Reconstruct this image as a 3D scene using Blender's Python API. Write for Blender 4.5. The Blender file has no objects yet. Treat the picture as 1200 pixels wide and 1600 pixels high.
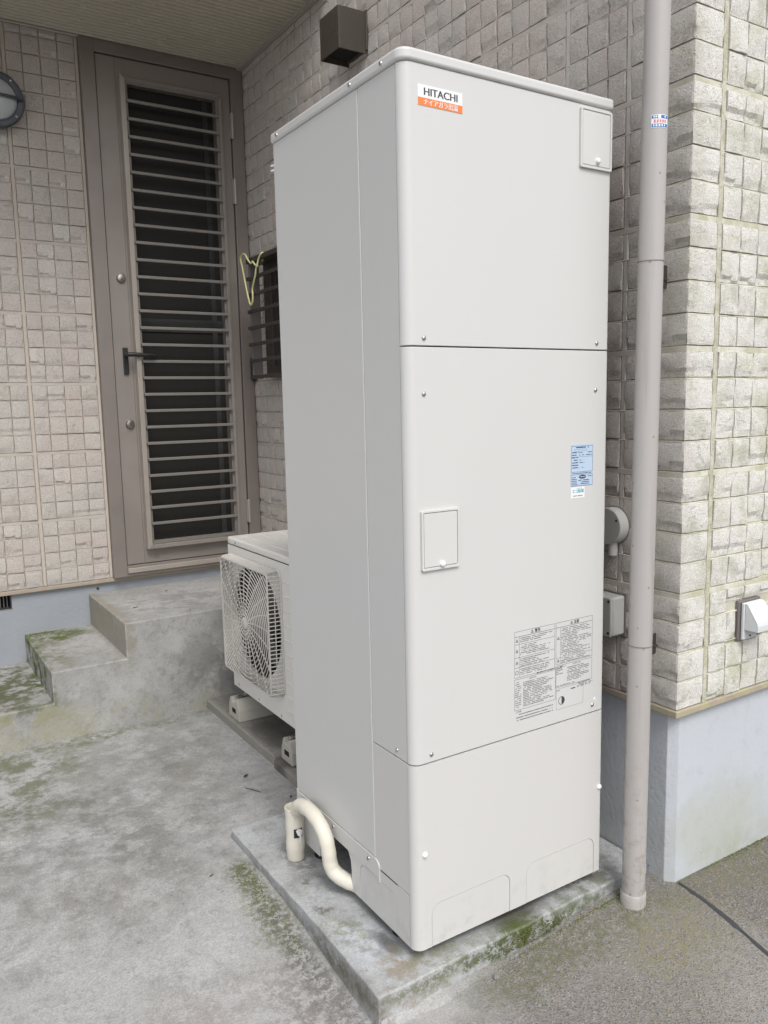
import bpy, bmesh, math, random
import numpy as np
from mathutils import Vector, Matrix
random.seed(7)
rng = np.random.default_rng(7)
SC = bpy.context.scene
COL = SC.collection

# ------------------------------------------------------------------ camera
cam_d = bpy.data.cameras.new('camera')
cam = bpy.data.objects.new('camera', cam_d); COL.objects.link(cam)
CAMP = Vector((-0.92295, -1.36414, 1.21897))
RX = Vector((0.84377, -0.53628, -0.02125)); UX = Vector((0.08970, 0.10188, 0.99074)); FX = Vector((0.52915, 0.83787, -0.13407))
mw = Matrix.Identity(4)
for i in range(3):
    mw[i][0] = RX[i]; mw[i][1] = UX[i]; mw[i][2] = -FX[i]; mw[i][3] = CAMP[i]
cam.matrix_world = mw
cam_d.sensor_fit = 'VERTICAL'; cam_d.sensor_height = 36.0
cam_d.lens = 1256.8 / 1600 * 36.0
cam_d.clip_start = 0.05; cam_d.clip_end = 500
SC.camera = cam

# ------------------------------------------------------------------ light
SUN_EL, SUN_AZ = 52.0, 190.0        # azimuth clockwise from +Y
world = bpy.data.worlds.new("World"); SC.world = world; world.use_nodes = True
wn = world.node_tree; wn.nodes.clear()
sky = wn.nodes.new('ShaderNodeTexSky'); sky.sky_type = 'NISHITA'; sky.sun_disc = False
sky.sun_elevation = math.radians(SUN_EL); sky.sun_rotation = math.radians(SUN_AZ)
sky.dust_density = 3.0; sky.air_density = 1.0
hs = wn.nodes.new('ShaderNodeHueSaturation'); hs.inputs['Saturation'].default_value = 0.3
bg = wn.nodes.new('ShaderNodeBackground'); bg.inputs['Strength'].default_value = 0.125
wo = wn.nodes.new('ShaderNodeOutputWorld')
wn.links.new(sky.outputs[0], hs.inputs['Color']); wn.links.new(hs.outputs[0], bg.inputs['Color']); wn.links.new(bg.outputs[0], wo.inputs[0])
sl = bpy.data.lights.new('sun', 'SUN'); sl.energy = 1.15; sl.angle = math.radians(26); sl.color = (1.0, 0.985, 0.965)
so = bpy.data.objects.new('sun', sl); COL.objects.link(so)
e_, a_ = math.radians(SUN_EL), math.radians(SUN_AZ)
sd = Vector((math.sin(a_) * math.cos(e_), math.cos(a_) * math.cos(e_), math.sin(e_)))
so.rotation_euler = sd.to_track_quat('Z', 'Y').to_euler()
SC.view_settings.view_transform = 'Standard'; SC.view_settings.look = 'None'
SC.view_settings.gamma = 1.0; SC.view_settings.use_curve_mapping = False
SC.view_settings.exposure = 0.64

# ------------------------------------------------------------------ key dimensions (metres)
W1, YC, YD, ZB, BH = 0.7304, -0.1097, 2.4702, 0.4304, 0.30353
RH = BH / 4
TW, TD, TH = 0.585, 0.589, 1.8986
PI = math.pi

def smooth(t):
    t = min(1, max(0, t)); return t * t * (3 - 2 * t)
def gz(x, y):
    d = -(x * 0.6 + y * 0.8)
    return -0.058 - 0.048 * smooth((d + 0.40) / 0.45)

# ------------------------------------------------------------------ node helpers
class NT:
    def __init__(s, name):
        s.m = bpy.data.materials.new(name); s.m.use_nodes = True
        s.t = s.m.node_tree; s.t.nodes.clear()
        s.b = s.n('ShaderNodeBsdfPrincipled'); o = s.n('ShaderNodeOutputMaterial')
        s.t.links.new(s.b.outputs[0], o.inputs[0])
        s._pos = None
    def n(s, ty): return s.t.nodes.new(ty)
    def put(s, sock, v):
        if v is None: return
        if isinstance(v, bpy.types.NodeSocket): s.t.links.new(v, sock)
        elif isinstance(v, (tuple, list)) and sock.type == 'RGBA' and len(v) == 3: sock.default_value = (*v, 1)
        else: sock.default_value = v
    def pos(s):
        if s._pos is None: s._pos = s.n('ShaderNodeNewGeometry').outputs['Position']
        return s._pos
    def obj(s): return s.n('ShaderNodeTexCoord').outputs['Object']
    def island(s): return s.n('ShaderNodeNewGeometry').outputs['Random Per Island']
    def sep(s, v):
        q = s.n('ShaderNodeSeparateXYZ'); s.put(q.inputs[0], v); return q.outputs
    def noise(s, v, scale, detail=4, rough=0.55, dist=0.0):
        q = s.n('ShaderNodeTexNoise'); s.put(q.inputs['Vector'], v); q.inputs['Scale'].default_value = scale
        q.inputs['Detail'].default_value = detail; q.inputs['Roughness'].default_value = rough; q.inputs['Distortion'].default_value = dist
        return q.outputs['Fac']
    def noisec(s, v, scale, detail=3):
        q = s.n('ShaderNodeTexNoise'); s.put(q.inputs['Vector'], v); q.inputs['Scale'].default_value = scale; q.inputs['Detail'].default_value = detail
        return q.outputs['Color']
    def vor(s, v, scale, feat='F1', out='Distance'):
        q = s.n('ShaderNodeTexVoronoi'); q.feature = feat; s.put(q.inputs['Vector'], v); q.inputs['Scale'].default_value = scale
        return q.outputs[out]
    def math(s, op, a, b=0.0, clamp=False):
        q = s.n('ShaderNodeMath'); q.operation = op; q.use_clamp = clamp; s.put(q.inputs[0], a); s.put(q.inputs[1], b); return q.outputs[0]
    def vmath(s, op, a, b):
        q = s.n('ShaderNodeVectorMath'); q.operation = op; s.put(q.inputs[0], a); s.put(q.inputs[1], b)
        return q.outputs['Value'] if op in ('DISTANCE', 'LENGTH', 'DOT_PRODUCT') else q.outputs[0]
    def ramp(s, v, a, b, c=0.0, d=1.0):
        q = s.n('ShaderNodeMapRange'); q.clamp = True; q.interpolation_type = 'SMOOTHSTEP'
        s.put(q.inputs[0], v)
        for i, k in enumerate((a, b, c, d)): s.put(q.inputs[i + 1], k)
        return q.outputs[0]
    def mix(s, f, a, b, mode='MIX'):
        q = s.n('ShaderNodeMix'); q.data_type = 'RGBA'; q.blend_type = mode
        s.put(q.inputs[0], f); s.put(q.inputs[6], a); s.put(q.inputs[7], b); return q.outputs[2]
    def bump(s, h, strength=0.5, dist=0.002, normal=None):
        q = s.n('ShaderNodeBump'); q.inputs['Strength'].default_value = strength; q.inputs['Distance'].default_value = dist
        s.put(q.inputs['Height'], h)
        if normal is not None: s.put(q.inputs['Normal'], normal)
        return q.outputs[0]
    def blob(s, c, r, soft, warp):
        """mask of an uneven patch round a place in the world (c), radii r"""
        v = s.vmath('SUBTRACT', s.pos(), c)
        v = s.vmath('MULTIPLY', v, tuple(1 / k for k in r))
        d = s.vmath('LENGTH', v, (0, 0, 0))
        d = s.math('ADD', d, warp)
        return s.ramp(d, 1 + soft, 1 - soft)
    def done(s, color, rough, normal=None, metal=0.0, spec=None):
        s.put(s.b.inputs['Base Color'], color); s.put(s.b.inputs['Roughness'], rough); s.b.inputs['Metallic'].default_value = metal
        if normal is not None: s.put(s.b.inputs['Normal'], normal)
        if spec is not None: s.b.inputs['Specular IOR Level'].default_value = spec
        return s.m

def plain(name, col, rough=0.5, metal=0.0, var=0.06, scale=14.0, bump=0.0, bscale=400, spec=None, rvar=0.08):
    t = NT(name)
    p = t.pos()
    nz = t.noise(p, scale, 5)
    c = t.mix(nz, tuple(k * (1 - var) for k in col), tuple(min(1, k * (1 + var)) for k in col))
    r = t.ramp(t.noise(p, scale * 2.3, 3), 0.3, 0.7, max(0.02, rough - rvar), min(1, rough + rvar))
    nm = t.bump(t.noise(p, bscale, 2), bump, 0.0006) if bump else None
    return t.done(c, r, nm, metal, spec)

M = {}
# painted sheet steel of the tank: warm off-white, faint orange peel
def paint(name, col, rough):
    t = NT(name); p = t.pos()
    c = t.mix(t.noise(p, 3.0, 4), tuple(k * .985 for k in col), tuple(min(1, k * 1.012) for k in col))
    z = t.sep(p)[2]
    dirt = t.math('MULTIPLY', t.ramp(z, 0.16, -0.02), t.ramp(t.noise(p, 22, 6, .65), .48, .75))
    c = t.mix(t.math('MULTIPLY', dirt, .30), c, (.34, .31, .25))
    sm_ = t.n('ShaderNodeMapping'); sm_.inputs['Scale'].default_value = (30, 30, 1.0); t.put(sm_.inputs[0], p)
    c = t.mix(t.ramp(t.noise(sm_.outputs[0], 1.0, 5, .6), .55, .80, 0, .035), c, (.45, .44, .41))
    h = t.math('ADD', t.math('MULTIPLY', t.noise(p, 900, 2), .10), t.math('MULTIPLY', t.noise(p, 2.2, 2), 1.0))
    return t.done(c, rough, t.bump(h, .10, .0045), 0, .45)
M['paint'] = paint('off_white_painted_steel', (.595, .593, .580), .32)
M['paint_low'] = paint('off_white_painted_cover', (.595, .586, .568), .34)
M['plastic'] = plain('ivory_plastic', (.60, .60, .58), .38, var=.02)
M['white'] = plain('white_plastic', (.82, .82, .84), .35, var=.02)
M['core'] = plain('dark_inner_sheet', (.03, .03, .03), .8)
M['black'] = plain('black_void', (.006, .006, .006), .9)
M['steel'] = plain('screw_steel', (.55, .54, .52), .32, metal=1.0)
M['ac'] = plain('beige_unit_paint', (.74, .72, .68), .45, var=.03, scale=6)
M['acgrille'] = plain('grille_plastic', (.56, .535, .495), .5, var=.05)
M['coil'] = plain('fin_coil', (.055, .052, .048), .6, metal=.3)
M['fan'] = plain('fan_plastic', (.14, .132, .12), .5)
M['hose'] = None
def hose_mat():
    t = NT('cream_tape_wrapped_hose'); p = t.obj()
    c = t.mix(t.noise(p, 18, 4), (.66, .625, .53), (.73, .695, .605))
    c = t.mix(t.ramp(t.noise(p, 45, 6, .7), .62, .8), c, (.50, .45, .34))
    return t.done(c, .5, t.bump(t.noise(p, 60, 3), .25, .003))
M['hose'] = hose_mat()
M['foam'] = plain('white_foil_scrap', (.75, .76, .78), .5, var=.2, scale=150)
M['alu'] = plain('bronze_aluminium', (.265, .232, .212), .42, metal=.35, var=.06, scale=5, bump=.05)
M['alu_leaf'] = plain('door_leaf_bronze', (.30, .267, .242), .45, metal=.35, var=.05, scale=3)
M['alu_lit'] = plain('lit_bronze', (.40, .36, .315), .4, metal=.35, var=.05, scale=4)  # lighter bronze: light on the grille frame's left side put into the colour
M['slat'] = plain('slat_bronze', (.235, .215, .195), .42, metal=.3, var=.06)
M['dark_alu'] = plain('dark_brown_aluminium', (.055, .048, .042), .45, metal=.2, var=.1)
M['dark_strap'] = plain('grey_brown_strap', (.20, .18, .175), .45, metal=.3)
M['screen'] = plain('insect_screen', (.021, .020, .018), .5, var=.2, scale=300, spec=.25)
M['glass'] = plain('dark_glass', (.012, .014, .014), .12, spec=.5, var=.05)
M['brass'] = plain('lock_steel', (.42, .39, .35), .3, metal=1.0)
M['blackmetal'] = plain('black_metal', (.018, .018, .018), .45)
M['lampring'] = plain('slate_lamp_ring', (.055, .06, .075), .42)
M['diffuser'] = plain('frosted_diffuser', (.42, .44, .45), .3, var=.06, scale=9)
M['soffit'] = plain('olive_beige_soffit', (.42, .385, .31), .24, var=.05, scale=4, spec=.9, rvar=.04)
M['soffit'].node_tree.nodes['Principled BSDF'].inputs['Coat Weight'].default_value = .6
M['soffit_trim'] = plain('soffit_trim', (.34, .31, .27), .55)
M['pvc'] = None
def pvc():
    t = NT('beige_grey_pvc_pipe'); p = t.pos()
    st = t.n('ShaderNodeMapping'); st.inputs['Scale'].default_value = (60, 60, 2.2); t.put(st.inputs[0], p)
    c = t.mix(t.noise(p, 2.5, 5), (.395, .375, .36), (.44, .42, .405))
    c = t.mix(t.math('MULTIPLY', t.ramp(t.noise(st.outputs[0], 1.0, 4), .55, .75), .35), c, (.29, .255, .225))
    z = t.sep(p)[2]
    d = t.math('MULTIPLY', t.ramp(z, .5, -.05), t.ramp(t.noise(p, 38, 6, .7), .45, .7))
    c = t.mix(t.math('MULTIPLY', d, .6), c, (.235, .205, .165))
    c = t.mix(t.ramp(t.vor(p, 26), .10, .06), c, (.30, .25, .20))
    return t.done(c, .3, t.bump(t.noise(p, 240, 2), .06, .001))
M['pvc'] = pvc()
M['box'] = plain('grey_plastic_box', (.44, .44, .42), .42, var=.04)
M['hood'] = plain('dark_olive_hood', (.052, .043, .032), .55, var=.08)
M['outlet'] = plain('white_outlet_cover', (.63, .65, .66), .4, var=.04, scale=20)
M['outlet_in'] = plain('brown_outlet_inside', (.30, .24, .19), .5)
M['yellow'] = plain('yellow_green_hanger', (.55, .53, .27), .45, var=.1)
M['leaf'] = plain('dead_leaf', (.035, .028, .02), .7)
M['sealblack'] = plain('black_bitumen', (.05, .05, .055), .55, var=.3, scale=60, bump=.5, bscale=150)
# flat print
M['ink'] = plain('print_black', (.05, .05, .055), .5)
M['ink2'] = plain('print_grey', (.20, .20, .21), .5)
M['orange'] = plain('print_orange', (.80, .22, .05), .4, var=.02)
M['paper'] = plain('sticker_white', (.80, .80, .82), .35, var=.01)
M['bluepaper'] = plain('sticker_pale_blue', (.47, .58, .72), .35, var=.02)
M['navy'] = plain('print_navy', (.03, .07, .16), .5)
M['teal'] = plain('print_teal', (.03, .38, .42), .5)
M['blue'] = plain('print_blue', (.03, .16, .45), .45)
M['red'] = plain('print_red', (.75, .20, .20), .5)

def tile_mat():
    t = NT('split_face_tile'); p = t.pos(); i = t.island()
    x, y, z = t.sep(p)
    # sunlight painted into the sun-side wall as paler tone, with algae; porch stays beige
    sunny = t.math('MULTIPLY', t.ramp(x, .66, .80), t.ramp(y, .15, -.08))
    c = t.mix(i, (.50, .465, .425), (.60, .57, .53))
    hue = t.noise(p, 5.5, 3)
    c = t.mix(t.ramp(hue, .35, .65), c, t.mix(1.0, c, (1.02, .965, .97), 'MULTIPLY'))
    big = t.noise(p, 1.6, 4)
    c = t.mix(t.ramp(big, .45, .75, 0, .25), c, (.43, .415, .38))
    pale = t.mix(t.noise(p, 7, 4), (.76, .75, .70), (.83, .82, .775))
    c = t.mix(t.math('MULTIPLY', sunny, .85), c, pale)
    alg = t.math('MULTIPLY', t.ramp(t.noise(p, 9, 6, .65), .44, .72), t.math('MULTIPLY', sunny, t.ramp(x, .74, 1.2, .55, .9)))
    c = t.mix(alg, c, (.47, .48, .33))
    corner = t.math('MULTIPLY', t.ramp(x, .70, .7304), t.ramp(y, .08, -.1))
    c = t.mix(t.math('MULTIPLY', corner, t.ramp(t.noise(p, 12, 5), .5, .75, 0, .45)), c, (.33, .345, .24))
    # pits and grains of the split stone
    pit = t.ramp(t.vor(p, 150), .34, .10)
    pitm = t.math('MULTIPLY', pit, t.ramp(t.noise(p, 48, 3), .42, .60))
    c = t.mix(t.math('MULTIPLY', pitm, t.math('SUBTRACT', .32, t.math('MULTIPLY', sunny, .18))), c, (.20, .185, .165))
    mp = t.n('ShaderNodeMapping'); mp.inputs['Scale'].default_value = (26, 26, 62); t.put(mp.inputs[0], p)
    crack = t.noise(mp.outputs[0], 1.0, 5, .6, 1.2)
    cr = t.math('MULTIPLY', t.ramp(t.math('ABSOLUTE', t.math('SUBTRACT', crack, .5)), .012, .002), t.ramp(t.noise(p, 17, 3), .50, .60))
    c = t.mix(t.math('MULTIPLY', cr, .28), c, (.20, .185, .155))
    ms_ = t.n('ShaderNodeMapping'); ms_.inputs['Scale'].default_value = (15, 15, 1.3); t.put(ms_.inputs[0], p)
    stk = t.ramp(t.noise(ms_.outputs[0], 1.0, 5, .6), .52, .76, 0, .16)
    c = t.mix(stk, c, t.mix(sunny, (.33, .305, .265), (.50, .505, .38)))
    gr = t.noise(p, 330, 4, .75); gr2 = t.noise(p, 115, 4, .65)
    c = t.mix(t.ramp(gr, .34, .68), t.mix(1., c, (.73, .73, .73), 'MULTIPLY'), t.mix(1., c, (1.17, 1.17, 1.17), 'MULTIPLY'))
    c = t.mix(t.ramp(gr2, .34, .68), t.mix(1., c, (.955, .955, .955), 'MULTIPLY'), t.mix(1., c, (1.035, 1.035, 1.035), 'MULTIPLY'))
    h = t.math('ADD', t.math('MULTIPLY', gr2, 1.3), t.math('MULTIPLY', t.noise(p, 52, 5, .65), .8))
    h = t.math('ADD', h, t.math('MULTIPLY', gr, 1.3))
    h = t.math('SUBTRACT', h, t.math('ADD', t.math('MULTIPLY', pitm, 1.0), t.math('MULTIPLY', cr, .4)))
    return t.done(c, .9, t.bump(h, .8, .0019), 0, .2)
M['tile'] = tile_mat()
def mortar_mat():
    t = NT('siding_joint_base'); p = t.pos(); x, y, z = t.sep(p)
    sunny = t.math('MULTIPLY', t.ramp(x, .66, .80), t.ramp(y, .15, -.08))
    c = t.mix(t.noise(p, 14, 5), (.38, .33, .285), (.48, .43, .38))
    c = t.mix(sunny, c, t.mix(t.ramp(t.noise(p, 8, 5), .35, .65), (.56, .54, .46), (.40, .39, .25)))  # sun-facing joints painted paler for sunlight; the green is algae
    h = t.noise(p, 260, 4)
    return t.done(c, .95, t.bump(h, .6, .0015), 0, .15)
M['mortar'] = mortar_mat()
def ledge_mat():
    t = NT('siding_joint_ledge'); p = t.pos(); x, y, z = t.sep(p)
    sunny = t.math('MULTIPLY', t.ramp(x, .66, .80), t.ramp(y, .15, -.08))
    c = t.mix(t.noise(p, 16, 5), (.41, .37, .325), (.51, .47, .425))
    c = t.mix(sunny, c, t.mix(t.ramp(t.noise(p, 11, 6, .65), .38, .62), (.66, .645, .575), (.47, .46, .33)))  # paler mix paints sunlight onto the sun-side ledges; the greenish part is algae
    c = t.mix(t.ramp(t.noise(p, 190, 4, .65), .55, .72, 0, .45), c, (.24, .225, .17))
    return t.done(c, .92, t.bump(t.noise(p, 240, 4), .6, .0015), 0, .15)
M['ledge'] = ledge_mat()
def seal_mat():
    t = NT('beige_joint_sealant'); p = t.pos(); x, y, z = t.sep(p)
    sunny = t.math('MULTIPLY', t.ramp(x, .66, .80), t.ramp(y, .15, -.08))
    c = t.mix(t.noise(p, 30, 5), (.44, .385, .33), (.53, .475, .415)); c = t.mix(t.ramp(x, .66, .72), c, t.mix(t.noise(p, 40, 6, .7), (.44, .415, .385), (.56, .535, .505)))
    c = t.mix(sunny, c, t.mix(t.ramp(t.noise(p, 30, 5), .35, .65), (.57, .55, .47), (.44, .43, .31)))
    c = t.mix(t.math('MULTIPLY', sunny, t.ramp(t.noise(p, 120, 5, .7), .52, .66, 0, .65)), c, (.24, .235, .14))
    return t.done(c, .8, t.bump(t.noise(p, 160, 4), .7, .002), 0, .25)
M['seal'] = seal_mat()
def trim_mat():
    t = NT('drip_trim'); p = t.pos(); x, y, z = t.sep(p)
    sunny = t.math('MULTIPLY', t.ramp(x, .66, .80), t.ramp(y, .15, -.08))
    c = t.mix(t.noise(p, 30, 6, .65), (.30, .245, .195), (.44, .375, .31))
    c = t.mix(t.math('MULTIPLY', sunny, t.ramp(t.noise(p, 16, 6, .65), .40, .66)), c, (.40, .385, .24))
    return t.done(c, .85, t.bump(t.noise(p, 180, 4), .5, .0015), 0, .2)
M['trim'] = trim_mat()
def found_mat():
    t = NT('painted_foundation_render'); p = t.pos(); x, y, z = t.sep(p)
    c = t.mix(t.noise(p, 4, 5), (.475, .503, .542), (.52, .543, .575))
    up = t.ramp(z, .16, -.06)
    c = t.mix(t.math('MULTIPLY', up, t.ramp(t.noise(p, 6, 6, .6), .35, .75, 0, .8)), c, (.36, .37, .31))
    c = t.mix(t.ramp(t.noise(p, 26, 6, .65), .52, .72, 0, .22), c, (.33, .35, .38))
    m = t.math('MULTIPLY', t.blob((.93, -.09, .06), (.19, .3, .11), .5, t.math('MULTIPLY', t.math('SUBTRACT', t.noise(p, 11, 5), .5), 1.4)), .32)
    c = t.mix(m, c, (.345, .35, .215))
    gm = t.math('MULTIPLY', t.blob((-.4, 2.5, .2), (1.3, .4, .55), .5, t.math('MULTIPLY', t.math('SUBTRACT', t.noise(p, 3, 5), .5), 1.2)), .85)  # porch shade put into the colour: foundation darkened below the door wall
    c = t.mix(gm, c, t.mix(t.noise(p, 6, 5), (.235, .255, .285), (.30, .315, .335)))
    d = t.math('MULTIPLY', t.ramp(z, .05, -.05), t.ramp(t.vor(p, 55), .16, .08))
    c = t.mix(t.math('MULTIPLY', d, t.ramp(t.noise(p, 14, 3), .5, .62)), c, (.07, .07, .07))
    streak = t.n('ShaderNodeMapping'); streak.inputs['Scale'].default_value = (16, 16, 1.1); t.put(streak.inputs[0], p)
    c = t.mix(t.ramp(t.noise(streak.outputs[0], 1.0, 5), .55, .8, 0, .35), c, (.36, .375, .38))
    side = t.ramp(x, .78, .745)
    h = t.math('ADD', t.math('MULTIPLY', t.noise(p, 75, 4), t.math('ADD', .6, side)), t.math('MULTIPLY', t.noise(p, 9, 3), .4))
    return t.done(c, .85, t.bump(h, .5, .0022), 0, .25)
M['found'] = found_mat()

def concrete(name, lo, hi, grain, blobs, rough=.9, dark=(.165, .16, .148), dark_amt=.42, bump=.5, extra=None, streaks=False, edge=0):
    """blobs: (centre, radii, colour, strength, softness, break-up)"""
    t = NT(name); p = t.pos()
    n1 = t.noise(p, 2.3, 7, .62, .4); n2 = t.noise(p, 9, 7, .65, .3); n3 = t.noise(p, 38, 5, .65); n4 = t.noise(p, 210, 4, .6)
    c = t.mix(t.ramp(n1, .30, .70), lo, hi)
    c = t.mix(t.ramp(n2, .50, .72, 0, dark_amt), c, dark)
    c = t.mix(t.ramp(n3, .50, .70, 0, .50), c, tuple(k * .66 for k in lo))
    n5 = t.noise(p, 85, 5, .7, .5)
    c = t.mix(t.ramp(n5, .55, .72, 0, .40), c, tuple(k * .55 for k in lo)); c = t.mix(t.ramp(n5, .42, .28, 0, .35), c, tuple(min(1, k * 1.22) for k in hi))
    n6 = t.noise(p, 19, 7, .7, 1.4)
    c = t.mix(t.ramp(n6, .54, .68, 0, .28), c, tuple(k * .66 for k in lo)); c = t.mix(t.ramp(n6, .44, .32, 0, .30), c, tuple(min(1, k * 1.2) for k in hi))
    c = t.mix(t.ramp(n2, .46, .26, 0, .45), c, tuple(min(1, k * 1.18) for k in hi))
    warp = t.math('MULTIPLY', t.math('SUBTRACT', t.noise(p, 7.5, 6, .65), .5), 2.2)
    for (cen, r, colr, st, soft, brk) in blobs:
        m = t.blob(cen, r, soft, warp)
        if brk: m = t.math('MULTIPLY', m, t.ramp(t.noise(p, brk, 7, .72), .44, .56))
        c = t.mix(t.math('MULTIPLY', m, st), c, colr)
    if streaks:
        mp = t.n('ShaderNodeMapping'); mp.inputs['Scale'].default_value = (22, 22, 2.2); t.put(mp.inputs[0], p)
        c = t.mix(t.ramp(t.noise(mp.outputs[0], 1., 6, .6), .54, .78, 0, .40), c, tuple(k * .6 for k in lo))
    spk = t.math('MULTIPLY', t.ramp(t.vor(p, 46), .14, .07), t.ramp(t.noise(p, 5, 4), .53, .63))
    c = t.mix(t.math('MULTIPLY', spk, .6), c, (.06, .055, .05))
    if edge:
        bv = t.n('ShaderNodeBevel'); bv.samples = 4; bv.inputs['Radius'].default_value = edge
        gn = t.n('ShaderNodeNewGeometry').outputs['True Normal']
        dt = t.vmath('DOT_PRODUCT', bv.outputs[0], gn)
        em = t.math('MULTIPLY', t.ramp(dt, .985, .90), t.ramp(t.noise(p, 30, 5, .65), .34, .58))
        c = t.mix(t.math('MULTIPLY', em, .55), c, (.50, .49, .47))
    g = t.ramp(n4, .32, .70, 1 - grain, 1 + grain * .7)
    gm = t.n('ShaderNodeVectorMath'); gm.operation = 'SCALE'; t.put(gm.inputs[0], c); t.put(gm.inputs['Scale'], g); c = gm.outputs[0]
    h = t.math('ADD', t.math('MULTIPLY', n3, .8), t.math('MULTIPLY', n4, .5)); h = t.math('ADD', h, t.math('ADD', t.math('MULTIPLY', n5, .6), t.math('MULTIPLY', n6, 1.0)))
    if extra: c, h = extra(t, c, h, p)
    return t.done(c, rough, t.bump(h, bump, .003), 0, .25)

GREEN = (.105, .125, .045); OLIVE = (.17, .165, .085); BROWN = (.25, .205, .155); DKG = (.115, .11, .10); GREY = (.24, .245, .25)
def ground_extra(t, c, h, p):
    x, y, z = t.sep(p)
    # rough exposed aggregate in front of the slab and to the right of it
    ed = t.math('ADD', t.math('SUBTRACT', t.math('MULTIPLY', x, .95), t.math('MULTIPLY', y, .80)), t.math('MULTIPLY', t.math('SUBTRACT', t.noise(p, 4.5, 6, .65), .5), .55))
    rg = t.ramp(ed, -.04, .30)
    far = t.ramp(t.math('ADD', x, t.math('MULTIPLY', y, .15)), .74, .77)
    a1 = t.mix(t.noise(p, 5, 6, .6), (.182, .178, .170), (.255, .25, .24))
    a2 = t.mix(t.noise(p, 6, 6, .6), (.145, .138, .127), (.21, .20, .186))
    ag = t.mix(far, a1, a2)
    pale = t.blob((.75, -.55, -.09), (.30, .22, .3), .6, t.math('MULTIPLY', t.math('SUBTRACT', t.noise(p, 5, 5), .5), 1.6))
    ag = t.mix(t.math('MULTIPLY', pale, .6), ag, (.37, .36, .345))
    v = t.vor(p, 300, out='Color'); sx = t.n('ShaderNodeSeparateColor'); t.put(sx.inputs[0], v)
    ag = t.mix(t.ramp(sx.outputs[0], .68, .95, 0, .75), ag, (.34, .32, .29))
    ag = t.mix(t.ramp(sx.outputs[1], .62, .95, 0, .6), ag, (.085, .08, .07))
    ag = t.mix(t.ramp(sx.outputs[2], .72, .95, 0, .5), ag, (.33, .245, .16))
    wm = t.math('MULTIPLY', t.math('SUBTRACT', t.noise(p, 13, 6, .7), .5), 1.9)
    ms = t.math('MULTIPLY', t.blob((.63, -.21, -.08), (.15, .09, .3), .6, wm), t.ramp(t.noise(p, 75, 4), .40, .62))
    ag = t.mix(t.math('MULTIPLY', ms, .65), ag, (.235, .215, .11))
    ms = t.math('MULTIPLY', t.blob((.35, -.10, -.08), (.34, .055, .3), .6, wm), t.ramp(t.noise(p, 60, 4), .36, .58))
    ag = t.mix(t.math('MULTIPLY', ms, .6), ag, (.115, .12, .055))
    ms = t.math('MULTIPLY', t.blob((1.08, -.15, -.06), (.32, .07, .3), .6, wm), t.ramp(t.noise(p, 55, 4), .36, .58))
    ag = t.mix(t.math('MULTIPLY', ms, .45), ag, (.17, .175, .085))
    ms = t.math('MULTIPLY', t.blob((.55, -.34, -.08), (.26, .16, .3), .7, wm), t.ramp(t.noise(p, 65, 4), .40, .65))
    ag = t.mix(t.math('MULTIPLY', ms, .25), ag, (.185, .17, .105))
    c = t.mix(rg, c, ag)
    hv = t.math('MULTIPLY', t.vor(p, 300), 1.9)
    hm = t.n('ShaderNodeMix'); t.put(hm.inputs[0], rg); t.put(hm.inputs[2], h); t.put(hm.inputs[3], t.math('ADD', h, hv))
    return c, hm.outputs[0]
M['ground'] = concrete('weathered_concrete_yard', (.315, .312, .302), (.425, .425, .42), .16, [
    ((-.62, 1.60, -.06), (.20, .42, .3), (.13, .135, .075), .75, .55, 9),
    ((-.40, 1.05, -.06), (.34, .34, .3), DKG, .45, .8, 12),
    ((-.15, 1.45, -.06), (.30, .45, .3), (.19, .18, .15), .45, .8, 10),
    ((-.52, .72, -.06), (.22, .16, .3), (.17, .155, .135), .4, .8, 14),
    ((-.35, 1.80, -.06), (.55, .05, .3), GREEN, .6, .6, 30),
    ((-.165, .58, -.06), (.035, .09, .3), GREEN, .9, .7, 65),
    ((-.175, .40, -.07), (.05, .12, .3), (.15, .16, .07), .75, .8, 75),
    ((-.165, .24, -.08), (.040, .32, .3), (.085, .085, .07), .85, .7, 60),
    ((-.20, .03, -.1), (.11, .18, .3), (.115, .112, .105), .85, .8, 40),
    ((-.42, .22, -.09), (.12, .11, .3), (.20, .19, .165), .5, .7, 20),
    ((-.02, -.13, -.1), (.10, .06, .3), (.40, .385, .37), .7, .6, 0),
    ((-.45, -.05, -.1), (.35, .30, .3), (.37, .34, .325), .5, .9, 0),
], extra=ground_extra, bump=.65)
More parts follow.
